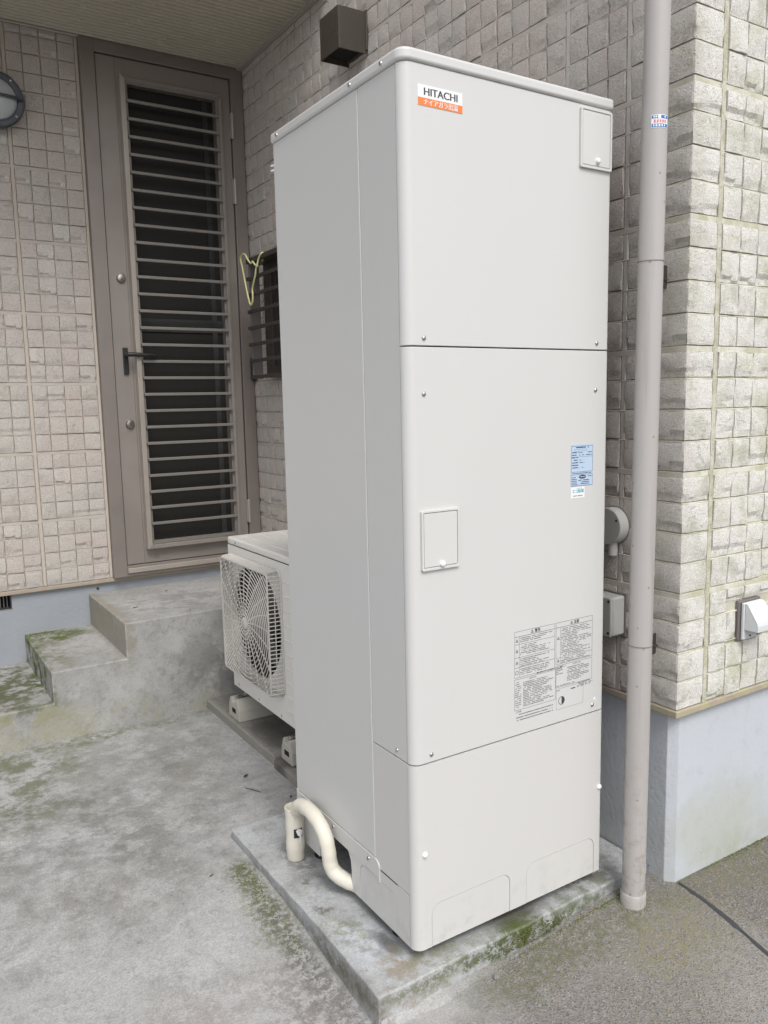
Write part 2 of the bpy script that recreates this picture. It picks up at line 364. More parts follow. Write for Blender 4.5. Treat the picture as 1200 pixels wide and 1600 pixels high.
M['slab'] = concrete('mossy_slab_concrete', (.345, .35, .348), (.46, .47, .475), .13, [
    ((-.06, .12, -.03), (.055, .11, .06), (.50, .515, .545), .8, .6, 0),
    ((-.05, .16, -.03), (.05, .10, .03), (.23, .24, .25), .75, .7, 26),
    ((-.012, .10, -.03), (.016, .04, .03), (.07, .07, .07), .8, .6, 0),
    ((-.085, .30, -.03), (.014, .02, .05), (.13, .115, .10), .8, .4, 60),
    ((-.063, .285, -.03), (.013, .012, .05), (.13, .115, .10), .8, .4, 60),
    ((-.062, .425, -.03), (.013, .02, .05), (.15, .13, .115), .8, .4, 60),
    ((-.03, .53, -.03), (.04, .09, .05), (.15, .14, .125), .7, .6, 25),
    ((-.04, .02, -.03), (.06, .05, .05), (.28, .22, .16), .7, .7, 20),
    ((-.075, .20, -.03), (.04, .06, .05), (.22, .23, .12), .6, .7, 40),
    ((.06, .02, -.03), (.12, .05, .03), (.23, .23, .13), .6, .8, 30),
    ((.30, .03, -.03), (.08, .06, .03), (.10, .095, .075), .85, .6, 0),
    ((.55, .10, -.03), (.14, .13, .03), (.13, .13, .085), .8, .7, 25),
    ((.28, -.04, -.055), (.26, .05, .040), (.075, .095, .022), .95, .6, 22),
    ((.00, -.04, -.05), (.16, .05, .02), (.14, .145, .075), .8, .6, 30),
    ((-.03, -.04, -.085), (.14, .05, .025), (.35, .315, .27), .8, .6, 18),
    ((-.13, .25, -.075), (.03, .55, .040), (.15, .138, .108), .75, .9, 5),
    ((-.13, .10, -.07), (.03, .35, .02), (.12, .115, .075), .6, .8, 35),
], bump=.55, edge=.007)
M['step'] = concrete('trowelled_step_concrete', (.30, .295, .28), (.42, .415, .405), .08, [
    ((-.34, 2.40, .218), (.16, .14, .03), (.095, .115, .03), .95, .6, 9),
    ((-.38, 2.15, .218), (.08, .30, .03), (.13, .14, .065), .7, .7, 12),
    ((-.65, 2.20, .092), (.30, .45, .03), (.085, .095, .045), .9, .6, 10),
    ((-.424, 2.22, .16), (.02, .45, .10), (.075, .095, .025), .95, .5, 10),
    ((-.12, 2.2, .29), (.03, .5, .12), (.27, .245, .19), .8, .6, 0),
    ((.25, 1.84, .10), (.30, .03, .16), (.18, .175, .165), .75, .8, 8),
    ((-.30, 1.84, -.03), (.50, .03, .07), (.33, .315, .225), .7, .7, 6),
    ((-.50, 1.84, .055), (.16, .03, .04), (.27, .27, .15), .7, .7, 12),
    ((-.18, 1.84, .13), (.2, .03, .08), (.42, .42, .40), .7, .7, 6),
    ((.2, 2.1, .365), (.28, .20, .03), (.20, .20, .19), .55, .8, 8),
], bump=.6, dark_amt=.35, edge=.009)
M['paver'] = concrete('damp_paver_concrete', (.20, .19, .175), (.27, .26, .24), .10, [
    ((.28, 1.35, -.02), (.07, .16, .02), (.10, .095, .085), .8, .5, 0),
    ((.19, 1.5, -.04), (.02, .5, .02), (.30, .285, .25), .7, .5, 0),
], bump=.4)
M['paver2'] = concrete('wet_paver_concrete', (.10, .09, .08), (.17, .155, .14), .10, [
    ((.18, 1.0, -.035), (.05, .06, .05), (.29, .275, .245), .9, .4, 0)], bump=.4)
M['block'] = plain('recycled_plastic_foot', (.42, .40, .355), .6, var=.08, scale=25, bump=.3)

# ------------------------------------------------------------------ mesh helpers
class MB:
    def __init__(s): s.v = []; s.f = []; s.mi = []
    def add(s, vs, fs, mi=0):
        o = len(s.v); s.v += [tuple(v) for v in vs]; s.f += [tuple(o + i for i in f) for f in fs]; s.mi += [mi] * len(fs); return s
    def box(s, x0, x1, y0, y1, z0, z1, mi=0):
        vs = [(x, y, z) for x in (x0, x1) for y in (y0, y1) for z in (z0, z1)]
        return s.add(vs, [(0, 1, 3, 2), (4, 6, 7, 5), (0, 4, 5, 1), (2, 3, 7, 6), (0, 2, 6, 4), (1, 5, 7, 3)], mi)
    def prism(s, pts, a, b, axis='z', mi=0):
        """closed outline extruded along an axis; pts in the other two axes (order xy, xz, yz)"""
        def P(p, t):
            return {'z': (p[0], p[1], t), 'y': (p[0], t, p[1]), 'x': (t, p[0], p[1])}[axis]
        n = len(pts)
        vs = [P(p, a) for p in pts] + [P(p, b) for p in pts]
        fs = [tuple(range(n))[::-1], tuple(range(n, 2 * n))] + [(i, (i + 1) % n, n + (i + 1) % n, n + i) for i in range(n)]
        return s.add(vs, fs, mi)
    def cyl(s, a, b, r0, r1=None, n=24, mi=0, caps=True):
        r1 = r0 if r1 is None else r1
        a, b = Vector(a), Vector(b); d = (b - a).normalized()
        u = d.orthogonal().normalized(); w = d.cross(u)
        vs = []
        for c, r in ((a, r0), (b, r1)):
            for i in range(n):
                t = 2 * PI * i / n; vs.append(c + u * math.cos(t) * r + w * math.sin(t) * r)
        fs = [(i, (i + 1) % n, n + (i + 1) % n, n + i) for i in range(n)]
        if caps: fs += [tuple(range(n))[::-1], tuple(range(n, 2 * n))]
        return s.add(vs, fs, mi)
    def tube(s, pts, r, n=10, mi=0, closed=False):
        pts = [Vector(p) for p in pts]; k = len(pts)
        rr = r if isinstance(r, (list, tuple)) else [r] * k
        vs = []; up = None
        for i, p in enumerate(pts):
            if closed: d = pts[(i + 1) % k] - pts[i - 1]
            else: d = pts[min(i + 1, k - 1)] - pts[max(i - 1, 0)]
            d.normalize()
            if up is None: up = d.orthogonal().normalized()
            up = (up - d * up.dot(d))
            up = up.normalized() if up.length > 1e-6 else d.orthogonal().normalized()
            w = d.cross(up)
            for j in range(n):
                t = 2 * PI * j / n; vs.append(p + (up * math.cos(t) + w * math.sin(t)) * rr[i])
        fs = []
        for i in range(k if closed else k - 1):
            i2 = (i + 1) % k
            for j in range(n): fs.append((i * n + j, i * n + (j + 1) % n, i2 * n + (j + 1) % n, i2 * n + j))
        if not closed: fs += [tuple(range(n))[::-1], tuple(range((k - 1) * n, k * n))]
        return s.add(vs, fs, mi)
    def lathe(s, prof, c, ax, n=32, mi=0):
        """prof: (radius, distance along ax)"""
        c, ax = Vector(c), Vector(ax).normalized(); u = ax.orthogonal().normalized(); w = ax.cross(u)
        vs = []; k = len(prof)
        for r, h in prof:
            for j in range(n):
                t = 2 * PI * j / n; vs.append(c + ax * h + (u * math.cos(t) + w * math.sin(t)) * r)
        fs = [(i * n + j, i * n + (j + 1) % n, (i + 1) * n + (j + 1) % n, (i + 1) * n + j) for i in range(k - 1) for j in range(n)]
        fs += [tuple(range(n))[::-1], tuple(range((k - 1) * n, k * n))]
        return s.add(vs, fs, mi)
    def build(s, name, mat, parent=None, origin=None, bevel=0, seg=2, smooth=None):
        me = bpy.data.meshes.new(name)
        root = parent
        while root is not None and root.parent is not None: root = root.parent
        o0 = Vector(root.location) if root is not None else Vector(origin or (0, 0, 0))
        me.from_pydata([tuple(Vector(v) - o0) for v in s.v], [], s.f)
        mats = mat if isinstance(mat, (list, tuple)) else [mat]
        for m in mats: me.materials.append(m)
        if len(mats) > 1: me.polygons.foreach_set('material_index', s.mi)
        bm = bmesh.new(); bm.from_mesh(me); bmesh.ops.recalc_face_normals(bm, faces=bm.faces)
        if smooth:
            for f in bm.faces: f.smooth = True
            for e in bm.edges:
                if len(e.link_faces) != 2 or e.calc_face_angle(0) > math.radians(smooth): e.smooth = False
        bm.to_mesh(me); bm.free()
        o = bpy.data.objects.new(name, me); COL.objects.link(o)
        if parent is not None: o.parent = parent
        elif origin: o.location = origin
        if bevel:
            b = o.modifiers.new('bevel', 'BEVEL'); b.width = bevel; b.segments = seg; b.limit_method = 'ANGLE'; b.angle_limit = math.radians(40)
            b.use_clamp_overlap = True; b.harden_normals = False
        return o

def thing(name, label, cat, loc=(0, 0, 0), group=None):
    o = bpy.data.objects.new(name, None); COL.objects.link(o); o.location = loc
    o.empty_display_size = .1
    return tag(o, label, cat, group)
def tag(o, label, cat, group=None):
    o['label'] = label; o['category'] = cat; o['kind'] = 'thing'
    if group: o['group'] = group
    return o
def kind(o, k): o['kind'] = k; return o
def rrect(x0, x1, y0, y1, r, n=6):
    """rounded rectangle outline; r = radius or 4 radii (bl, br, tr, tl)"""
    r = (r,) * 4 if not isinstance(r, tuple) else r
    out = []
    for (cx, cy, a0, q) in ((x0, y0, PI, r[0]), (x1, y0, 1.5 * PI, r[1]), (x1, y1, 0, r[2]), (x0, y1, .5 * PI, r[3])):
        sx = 1 if cx == x0 else -1; sy = 1 if cy == y0 else -1
        if q <= 0: out.append((cx, cy)); continue
        for i in range(n + 1):
            a = a0 + .5 * PI * i / n; out.append((cx + sx * q + q * math.cos(a), cy + sy * q + q * math.sin(a)))
    return out
def copies(src, spots, parent):
    """src already stands at spots[0]; spots are offsets from it"""
    out = [src]
    for d in spots:
        c = src.copy(); c.location = Vector(src.location) + Vector(d); COL.objects.link(c); c.parent = parent; out.append(c)
    return out

# ------------------------------------------------------------------ ground
def axis_pts(lo, hi, a, b, n, far=60):
    core = list(np.linspace(a, b, n)); out = [-far, -20, -8, -4] if lo else []
    return sorted(set([lo, lo / 3, lo / 10 if lo / 10 < a else a - .3] + core + [b + .5, hi / 10, hi / 3, hi]))
xs = sorted([-60, -20, -7, -3.5, -2.2, -1.7] + list(np.linspace(-1.3, 1.6, 88)) + [1.9, 2.4, 3.5, 7, 20, 60])
ys = sorted([-60, -20, -7, -4, -2.5, -1.6, -1.1] + list(np.linspace(-.8, 1.9, 82)) + [2.2, 2.6, 3.5, 7, 20, 60])
nv = []
for y in ys:
    for x in xs:
        nv.append((x, y, gz(x, y) + .0012 * math.sin(7 * x + 3 * y) * math.cos(9 * y - 2 * x)))
nf = [(j * len(xs) + i, j * len(xs) + i + 1, (j + 1) * len(xs) + i + 1, (j + 1) * len(xs) + i) for j in range(len(ys) - 1) for i in range(len(xs) - 1)]
kind(MB().add(nv, nf).build('ground', M['ground'], smooth=60), 'structure')

# black sealed joint in the ground, from the house corner to the right
jp = [(.7745, -.098), (.773, -.13), (.771, -.178), (.762, -.26), (.747, -.369), (.735, -.5), (.72, -.75), (.69, -1.3)]
jb = MB(); L = []; Rr = []
for k, (x, y) in enumerate([(jp[i][0] + (jp[i + 1][0] - jp[i][0]) * t, jp[i][1] + (jp[i + 1][1] - jp[i][1]) * t) for i in range(len(jp) - 1) for t in np.linspace(0, 1, 9)[:-1]]):
    w = .0036 + .0026 * random.random() + (.002 if 8 < k < 26 else 0)
    L.append((x - w, y)); Rr.append((x + w * (1 + .3 * random.random()), y))
vs = []
for (a, b) in zip(L, Rr):
    m = ((a[0] + b[0]) / 2, a[1]); vs += [(a[0], a[1], gz(*a) + .001), (m[0], m[1], gz(*m) + .0055), (b[0], b[1], gz(*b) + .001)]
n = len(L)
jb.add(vs, [(3 * i + k, 3 * i + k + 1, 3 * i + k + 4, 3 * i + k + 3) for i in range(n - 1) for k in (0, 1)])
kind(jb.build('ground_joint', M['sealblack'], smooth=80), 'structure')

# ------------------------------------------------------------------ house walls with split-face tiles
def rough_tile(w, h, d, seed, nx=5, nz=5):
    """one tile: back at y=0, rough face towards -y, x and z centred"""
    q = random.Random(seed)
    ph = [q.uniform(0, 6.28) for _ in range(8)]
    q2 = [q.uniform(-.0011, .0011) for _ in range(7)]
    led = q.uniform(.10, .42); ledd = max(0, q.uniform(-.0012, .0060)); slant = q.uniform(-.12, .12); tilt = q.uniform(-.0016, .0016)
    def dep(u, v):
        e = min(u, 1 - u) * w; e2 = min(v, 1 - v) * h
        k = min(1, min(e, e2) / .005)
        z = d + q2[int(u * 9.99) % 7] * .9 + .0007 * math.sin(7 * u + ph[0]) * math.cos(6 * v + ph[1]) + .0007 * math.sin(17 * u + 5 * v + ph[2]) + tilt * (v - .5) * 2
        if v < led + slant * (u - .5) + .07 * math.sin(9 * u + ph[3]) + .04 * math.sin(23 * u + ph[4]): z -= ledd
        return max(.0015, z * (.90 + .10 * k))
    us = [0, .08, .36, .64, .92, 1][:nx + 1]; zs = [0, .10, .24, .42, .92, 1]
    V = []; F = []
    jit = {}
    for j, v in enumerate(zs):
        for i, u in enumerate(us):
            du = q.uniform(-.03, .03) if 0 < i < nx else q.uniform(-.012, .012); dv = q.uniform(-.035, .035) if 0 < j < nz else q.uniform(-.014, .014)
            V.append(((u - .5 + du) * w, -dep(u, v), (v - .5 + dv) * h))
    nxp = nx + 1
    for j in range(nz):
        for i in range(nx): F.append((j * nxp + i, j * nxp + i + 1, (j + 1) * nxp + i + 1, (j + 1) * nxp + i))
    rim = [i for i in range(nxp)] + [j * nxp + nx for j in range(1, nz + 1)] + [nz * nxp + i for i in range(nx - 1, -1, -1)] + [j * nxp for j in range(nz - 1, 0, -1)]
    o = len(V)
    for i in rim: V.append((V[i][0] * 1.01, .001, V[i][2] * 1.01))
    k = len(rim)
    for a in range(k): F.append((rim[a], o + a, o + (a + 1) % k, rim[(a + 1) % k]))
    return V, F
def mesh_of(name, V, F, mat, smooth=14):
    me = bpy.data.meshes.new(name); me.from_pydata(V, [], F); me.materials.append(mat)
    bm = bmesh.new(); bm.from_mesh(me); bmesh.ops.recalc_face_normals(bm, faces=bm.faces)
    for f in bm.faces: f.smooth = True
    for e in bm.edges:
        if len(e.link_faces) != 2 or e.calc_face_angle(0) > math.radians(smooth): e.smooth = False
    bm.to_mesh(me); bm.free(); return me
TWD, THT, DEP = .0685, .0705, .0085
TILES = [rough_tile(TWD, THT, DEP, 100 + i) for i in range(14)]
TMESH = [mesh_of('tile', V, F, M['tile']) for V, F in TILES]

def proj(P):
    d = Vector(P) - CAMP; z = d.dot(FX)
    if z < .05: return None
    return (600 + 1256.8 * d.dot(RX) / z, 800 - 1256.8 * d.dot(UX) / z, z)
def hit_box(P, b):
    d = Vector(P) - CAMP; t0, t1 = 0, .999
    for i in range(3):
        if abs(d[i]) < 1e-9: continue
        a = (b[2 * i] - CAMP[i]) / d[i]; c = (b[2 * i + 1] - CAMP[i]) / d[i]
        t0 = max(t0, min(a, c)); t1 = min(t1, max(a, c))
    return t0 < t1
HIDE = [(.01, .575, .01, .58, 0, 1.87), (.25, .5, .9, 1.64, .1, .7)]
def score(P):
    q = proj(P)
    if q is None or not (-15 < q[0] < 1215 and -15 < q[1] < 1615): return 0
    if any(hit_box(P, b) for b in HIDE): return 0
    return 1 / q[2]

BASE = .0085        # tile faces stand this far proud of the joint plane
def lay(wall, cells, place, rotz, facing):
    """cells: (a0, a1, z0, z1) along the wall; the 300 that show largest become parts"""
    recs = []
    for (a0, a1, z0, z1) in cells:
        P = place((a0 + a1) / 2, (z0 + z1) / 2)
        sc = score(P) * math.sqrt(abs(facing))
        recs.append((sc, P, a1 - a0, z1 - z0, random.randrange(len(TILES))))
    recs.sort(key=lambda r: -r[0])
    rest = MB()
    for k, (sc, P, w, h, vi) in enumerate(recs):
        fl = random.choice((1, -1))
        if sc > 0 and k < 298:
            o = bpy.data.objects.new('tile', TMESH[vi]); COL.objects.link(o); o.parent = wall
            o.location = Vector(P) - Vector(wall.location); o.rotation_euler = (0, 0, rotz); o.scale = (w / TWD, 1 + random.uniform(-.16, .16), h / THT)
        else:
            c, s_ = math.cos(rotz), math.sin(rotz); V, F = TILES[vi]
            rest.add([(P[0] + c * x * w / TWD - s_ * y, P[1] + s_ * x * w / TWD + c * y, P[2] + z * h / THT) for x, y, z in V], F)
    if rest.v:
        o = rest.build('tile', M['tile'], wall, smooth=14); kind(o, 'stuff')

def rows(k0, k1):
    for k in range(k0, k1):
        z0 = ZB + k * RH; yield k, z0 + .0012, z0 + RH - (.0155 if k % 4 == 3 else .0048)

ROWTOP = 33
def ledges(wall, k0, k1, a0, a1, axis):
    """pale ledge that fills the lower part of each horizontal joint, leaving a thin gap under the tile above"""
    for k in range(k0, k1):
        z1 = ZB + (k + 1) * RH; z0 = z1 - (.0157 if k % 4 == 3 else .0050); z2 = z1 - .0014
        m = MB()
        if axis == 'x': m.box(a0, a1, YOFF[0], YOFF[1], z0, z2)
        else: m.box(YOFF[0], YOFF[1], a0, a1, z0, z2)
        m.build('joint_ledge', M['ledge'], wall, bevel=.001, seg=1)
# ---- wall facing the camera on the right of the house corner
wr = thing('house_wall', 'sunlit pale tiled house wall with algae, right of the downpipe corner', 'wall', (W1, YC, ZB))
MB().box(W1 + BASE, 2.6, YC + BASE, YC + .2, ZB, 5.2).build('wall_board', M['mortar'], wr)
edges = [.8525]
while edges[-1] < 2.3: edges.append(edges[-1] + .0718)
cells = [(edges[i] + .0022, edges[i + 1] - .0022, z0, z1) for k, z0, z1 in rows(0, ROWTOP) for i in range(len(edges) - 1)]
# outlet base sits in the wall: leave its cells out
cc = []
for a, b, z0, z1 in cells:
    if b > .965 and a < 1.072 and z1 > .570 and z0 < .682:
        zm = (z0 + z1) / 2
        if .570 < zm < .682:
            if a < .950: cc.append((a, .963, z0, z1))
            elif b > 1.074: cc.append((max(a, 1.074), b, z0, z1))
        elif zm >= .682: cc.append((a, b, max(z0, .684), z1))
        else: cc.append((a, b, z0, min(z1, .568)))
    else: cc.append((a, b, z0, z1))
cells = cc
lay(wr, cells, lambda a, z: (a, YC + BASE, z), 0, 1)
sb = MB().box(.835, .850, YC + .002, YC + BASE + .001, ZB, ZB + ROWTOP * RH)
sb.build('sealant_joint', M['seal'], wr)
MB().box(W1 + .03, 2.6, YC + .2 + .001, YC + .21, ZB, 5.2).build('wall_core', M['mortar'], wr)
YOFF = (YC + .0030, YC + BASE + .001); ledges(wr, 0, ROWTOP, .1 + W1 + .002, 2.35, 'x')
# corner tiles: one L-shaped block per row wrapping both walls
def corner_tile(seed, h):
    q = random.Random(seed); ss = [-.0975, -.092, -.07, -.045, -.022, -.006, 0, .006, .024, .045, .07, .095, .1015]; zs = [0, .08, .20, .36, .60, .92, 1]
    ph = [q.uniform(0, 6.3) for _ in range(6)]; led = q.uniform(.12, .35); ledd = q.uniform(.0010, .0060); ld2 = max(0, q.uniform(-.001, .0055))
    V = []; F = []; B = []
    def dep(s, v):
        e = min(v, 1 - v) * h; k = min(1, min(e, s + .0975 if s < 0 else .1015 - s, .01) / .005)
        d = DEP + .0007 * math.sin(60 * s + ph[0]) * math.cos(6 * v + ph[1]) + .0006 * math.sin(140 * s + 7 * v + ph[2])
        if v < led + .07 * math.sin(45 * s + ph[3]): d -= (ledd if s < 0 else ld2)
        return d * (.90 + .10 * max(0, k))
    for v in zs:
        for s in ss:
            d = dep(s, v); zz = v * h + (q.uniform(-.002, .002) if 0 < v < 1 else q.uniform(-.0008, .0008))
            if s < 0: V.append((BASE - d, -s, zz))
            elif s > 0: V.append((s, BASE - d, zz))
            else: V.append((BASE - d + .0012, BASE - d + .0012, zz))
    n = len(ss)
    for j in range(len(zs) - 1):
        for i in range(n - 1): F.append((j * n + i, j * n + i + 1, (j + 1) * n + i + 1, (j + 1) * n + i))
    m = len(zs)
    rim = list(range(n)) + [j * n + n - 1 for j in range(1, m)] + [(m - 1) * n + i for i in range(n - 2, -1, -1)] + [j * n for j in range(m - 2, 0, -1)]
    o = len(V)
    for i in rim:
        x, y, z = V[i]
        j, s = divmod(i, n); sv = ss[s]
        V.append((BASE + .0012, y, z) if sv < 0 else ((x, BASE + .0012, z) if sv > 0 else (BASE + .0012, BASE + .0012, z)))
    for a in range(len(rim)): F.append((rim[a], o + a, o + (a + 1) % len(rim), rim[(a + 1) % len(rim)]))
    return V, F
CT = [mesh_of('corner_tile', *corner_tile(300 + i, THT), M['tile']) for i in range(9)]
for k, z0, z1 in rows(0, ROWTOP):
    o = bpy.data.objects.new('corner_tile', CT[random.randrange(9)]); COL.objects.link(o); o.parent = wr
    o.location = (0, 0, z0 - ZB); o.scale = (1, 1, (z1 - z0) / THT)
for k in range(ROWTOP):
    z1 = ZB + (k + 1) * RH; z0 = z1 - (.0157 if k % 4 == 3 else .0050)
    MB().prism([(W1 + .0030, YC + .0030), (W1 + .10, YC + .0030), (W1 + .10, YC + BASE + .001), (W1 + BASE + .001, YC + BASE + .001), (W1 + BASE + .001, YC + .0975), (W1 + .0030, YC + .0975)], z0, z1 - .0014).build('joint_ledge', M['ledge'], wr, bevel=.001, seg=1)
# drip trim and foundation
MB().prism([(W1 - .001, YC - .001), (2.6, YC - .001), (2.6, YC + .04), (W1 + .04, YC + .04), (W1 + .04, YC + .3), (W1 - .001, YC + .3)], ZB - .020, ZB - .0015).build('drip_trim', M['trim'], wr, bevel=.003)
RC = .02
fo = [(W1 + RC, YC + RC + .021), (W1 + RC + .019, YC + RC), (2.6, YC + RC), (2.6, YC + .2), (W1 + .2, YC + .2), (W1 + .2, YC + .3), (W1 + RC, YC + .3)]
MB().prism(fo, -.3, ZB - .02).build('foundation', M['found'], wr, bevel=.0015)

# ---- main wall behind the tank (faces left)
wm = thing('house_wall', 'long shaded grey tiled wall running behind the tall white tank', 'wall', (W1, .3, ZB))
MB().box(W1 + BASE, W1 + .2, YC + .2, YD + .03, ZB, 5.2).build('wall_board', M['mortar'], wm)
ed = []
for a, b in ((.0055, .0745), (.0925, .149), (.153, .2185), (.2225, .2835), (.3005, .3685), (.3735, .4405), (.4445, .5115), (.5155, .5755)): ed.append((a, b))
y = .5795
while y < 2.44: ed.append((y + .0018, y + .0705)); y += .0723
cells = []
for k, z0, z1 in rows(0, ROWTOP):
    for a, b in ed:
        if b > 1.545 and a < 2.19 and z1 > 1.36 and z0 < 1.885: continue
        if b > 2.458: b = 2.458
        cells.append((a, b, z0, z1))
lay(wm, cells, lambda a, z: (W1 + BASE, a, z), -PI / 2, .5)
YOFF = (W1 + .0018, W1 + BASE + .001); ledges(wm, 0, ROWTOP, .0045, 2.458, 'y')
seal = MB().box(W1 + .0025, W1 + BASE + .001, .285, .299, ZB, ZB + ROWTOP * RH).build('sealant_joint', M['seal'], wm, bevel=.002)
for a, b in ((.0765, .0905), (-.0095, .004), (2.4585, 2.468)):
    MB().box(W1 + .0025, W1 + BASE + .001, a, b, ZB, ZB + ROWTOP * RH).build('sealant_joint', M['seal'], wm, bevel=.002)
MB().box(W1 - .001, W1 + .04, YC + .301, YD - .03, ZB - .020, ZB - .0015).build('drip_trim', M['trim'], wm, bevel=.003)
MB().box(W1 + RC, W1 + .2, YC + .301, YD + .02, -.3, ZB - .0205).build('foundation', M['found'], wm)

# ---- wall with the door (faces the camera, under the porch)
wd = thing('house_wall', 'beige tiled wall under the porch, left of the brown grille door', 'wall', (-.3, YD, ZB))
MB().box(-2.4, -.018, YD + BASE, YD + .2, ZB, 5.2).box(-.018, W1 + .2, YD + .06, YD + .2, ZB, 5.2).build('wall_board', M['mortar'], wd)
ed = []; x = -.0345
for w in (.0715, .0715, .0715, .0635): ed.append((x - w + .002, x - .002)); x -= w
x = -.3285
while x > -2.3: ed.append((x - .0725 + .002, x - .002)); x -= .0725
cells = [(a, b, z0, min(z1, 2.814)) for k, z0, z1 in rows(0, 32) for a, b in ed if z0 < 2.79]
lay(wd, cells, lambda a, z: (a, YD + BASE, z), 0, 1)
YOFF = (YD + .0035, YD + BASE + .001); ledges(wd, 0, 31, -2.35, -.034, 'x')
for a, b in ((-.327, -.3125), (-.0335, -.0205)):
    MB().box(a, b, YD + .0025, YD + BASE + .001, ZB, 2.815).build('sealant_joint', M['seal'], wd, bevel=.002)
MB().box(-2.4, W1 - .002, YD - .001, YD + .04, ZB - .020, ZB - .0015).build('drip_trim', M['trim'], wd, bevel=.003)
# foundation with an air vent opening (x < -.461, z .335-.415)
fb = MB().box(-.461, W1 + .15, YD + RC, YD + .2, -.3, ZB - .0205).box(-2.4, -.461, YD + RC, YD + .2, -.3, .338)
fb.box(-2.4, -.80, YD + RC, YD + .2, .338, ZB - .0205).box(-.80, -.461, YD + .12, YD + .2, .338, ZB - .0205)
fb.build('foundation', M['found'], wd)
vt = thing('vent_grille', 'dark barred air vent low in the foundation beside the steps', 'vent', (-.63, YD + .09, .338))
MB().box(-.80, -.462, YD + .10, YD + .118, .338, .409).build('back_plate', M['black'], vt)
MB().box(-.80, -.462, YD + .055, YD + .07, .3385, .346).box(-.80, -.462, YD + .055, YD + .07, .402, .409).build('frame', M['dark_alu'], vt)
bar = MB().box(-.478, -.474, YD + .058, YD + .068, .346, .402).build('bar', M['dark_strap'], vt)
copies(bar, [(-.014 * i, 0, 0) for i in range(1, 12)], vt)
tag(MB().lathe([(.006, 0), (.006, .004), (.003, .006)], (.02 - .11, YD + RC, .385), (0, -1, 0), 12).build('weep_plug', M['leaf'], origin=(-.09, YD + RC, .385)), 'tiny dark plug in the grey foundation below the tiles', 'plug')

# ---- porch ceiling
sf = thing('porch_ceiling', 'ribbed olive beige porch ceiling above the brown door', 'ceiling', (0, 1.9, 2.818))
prof = []; y = YD + .012; SY = 1.62
while y > SY:
    prof += [(y, 2.8190), (y - .0205, 2.8190), (y - .0210, 2.8140), (y - .0230, 2.8115), (y - .0255, 2.8122), (y - .0276, 2.8148), (y - .0290, 2.8190)]; y -= .030
prof += [(y, 2.8185), (y, 2.86), (YD + .012, 2.86)]
MB().prism(prof, -2.4, W1 - .03, 'x').build('ribbed_panel', M['soffit'], sf)
tm = MB().box(W1 - .030, W1 - .003, SY, YD - .001, 2.8055, 2.83)
tm.build('edge_trim', M['soffit_trim'], sf, bevel=.002)
MB().box(-2.4, W1 - .031, YD - .022, YD - .001, 2.8145, 2.8184).build('back_trim', M['soffit_trim'], sf)
hb = MB().cyl((W1 - .040, YD - .001, 2.8189), (W1 - .040, YD - .001, 2.8182), .0032, n=8).build('vent_hole', M['black'], sf)
copies(hb, [(0, -.030 * i, 0) for i in range(1, 30)], sf)
MB().box(-2.4, W1 - .003, SY - .03, SY - .002, 2.80, 3.0).build('fascia', M['soffit_trim'], sf)
MB().box(-2.4, W1 - .003, SY - .002, YD + .008, 2.861, 2.99).build('roof_deck', M['soffit_trim'], sf)

# ------------------------------------------------------------------ the brown grille door
dr = thing('door', 'brown aluminium back door with a barred dark screen', 'door', (.35, YD, ZB))
F0, F1, L0, L1 = -.0195, .7265, .041, .665
fr = MB().box(F0, L0, YD - .030, YD + .055, ZB + .001, 2.812).box(L1 + .001, F1, YD - .030, YD + .055, ZB + .001, 2.812)
fr.box(L0, L1 + .001, YD - .029, YD + .055, 2.762, 2.812).box(L0, L1 + .001, YD - .026, YD + .055, ZB + .001, .482)
fr.build('door_frame', M['alu'], dr, bevel=.0015)
MB().box(L0 + .002, L1 - .001, YD - .036, YD - .026, .447, .470).build('threshold', M['alu_lit'], dr, bevel=.002)
# leaf: stiles and rails round the screen opening
OX0, OX1, OZ0, OZ1 = .166, .585, .585, 2.65
lf = MB().box(L0 + .004, OX0, YD - .020, YD + .02, .486, 2.757).box(OX1, L1 - .003, YD - .020, YD + .02, .486, 2.757)
lf.box(OX0, OX1, YD - .020, YD + .02, .486, OZ0).box(OX0, OX1, YD - .020, YD + .02, OZ1, 2.757)
leaf = lf.build('door_leaf', M['alu_leaf'], dr, bevel=.0012)
MB().box(.127, .1275, YD - .0215, YD - .0200, .487, 2.756).build('stile_seam', M['core'], leaf)
MB().box(L0 + .0005, L1, YD + .021, YD + .05, .484, 2.760).build('leaf_back', M['core'], dr)
MB().box(OX0, OX1, YD + .006, YD + .010, OZ0, OZ1).build('screen', M['screen'], dr)
MB().box(OX0 + .0, OX1, YD - .001, YD + .0055, 1.575, 1.635).box(OX1 - .055, OX1 - .03, YD - .001, YD + .0055, OZ0, 1.575).box(OX1 - .055, OX1 - .03, YD - .001, YD + .0055, 1.635, OZ1).build('sash_rail', M['core'], dr)
# projecting grille frame
gf = MB()
gf.prism([(.136, .556), (.158, .575), (.158, 2.660), (.136, 2.678)], YD - .062, YD - .0205, 'y')
gf.build('grille_frame', M['alu_lit'], dr, bevel=.0015)  # left member in the lighter tone that paints in its side light
MB().prism([(.158, .575), (.1362, .556), (.612, .556), (.597, .575)], YD - .060, YD - .0205, 'y').prism([(.1362, 2.678), (.158, 2.660), (.597, 2.660), (.612, 2.678)], YD - .035, YD - .0205, 'y').box(.597, .612, YD - .045, YD - .0206, .5755, 2.6595).build('grille_frame', M['alu_leaf'], dr, bevel=.0015)
MB().box(.158, .171, YD - .046, YD - .0207, .576, 2.659).box(.583, .597, YD - .040, YD - .0207, .576, 2.659).box(.171, .583, YD - .046, YD - .0207, .576, .592).box(.171, .583, YD - .04, YD - .0207, 2.647, 2.659).build('inner_frame', M['slat'], dr, bevel=.001)
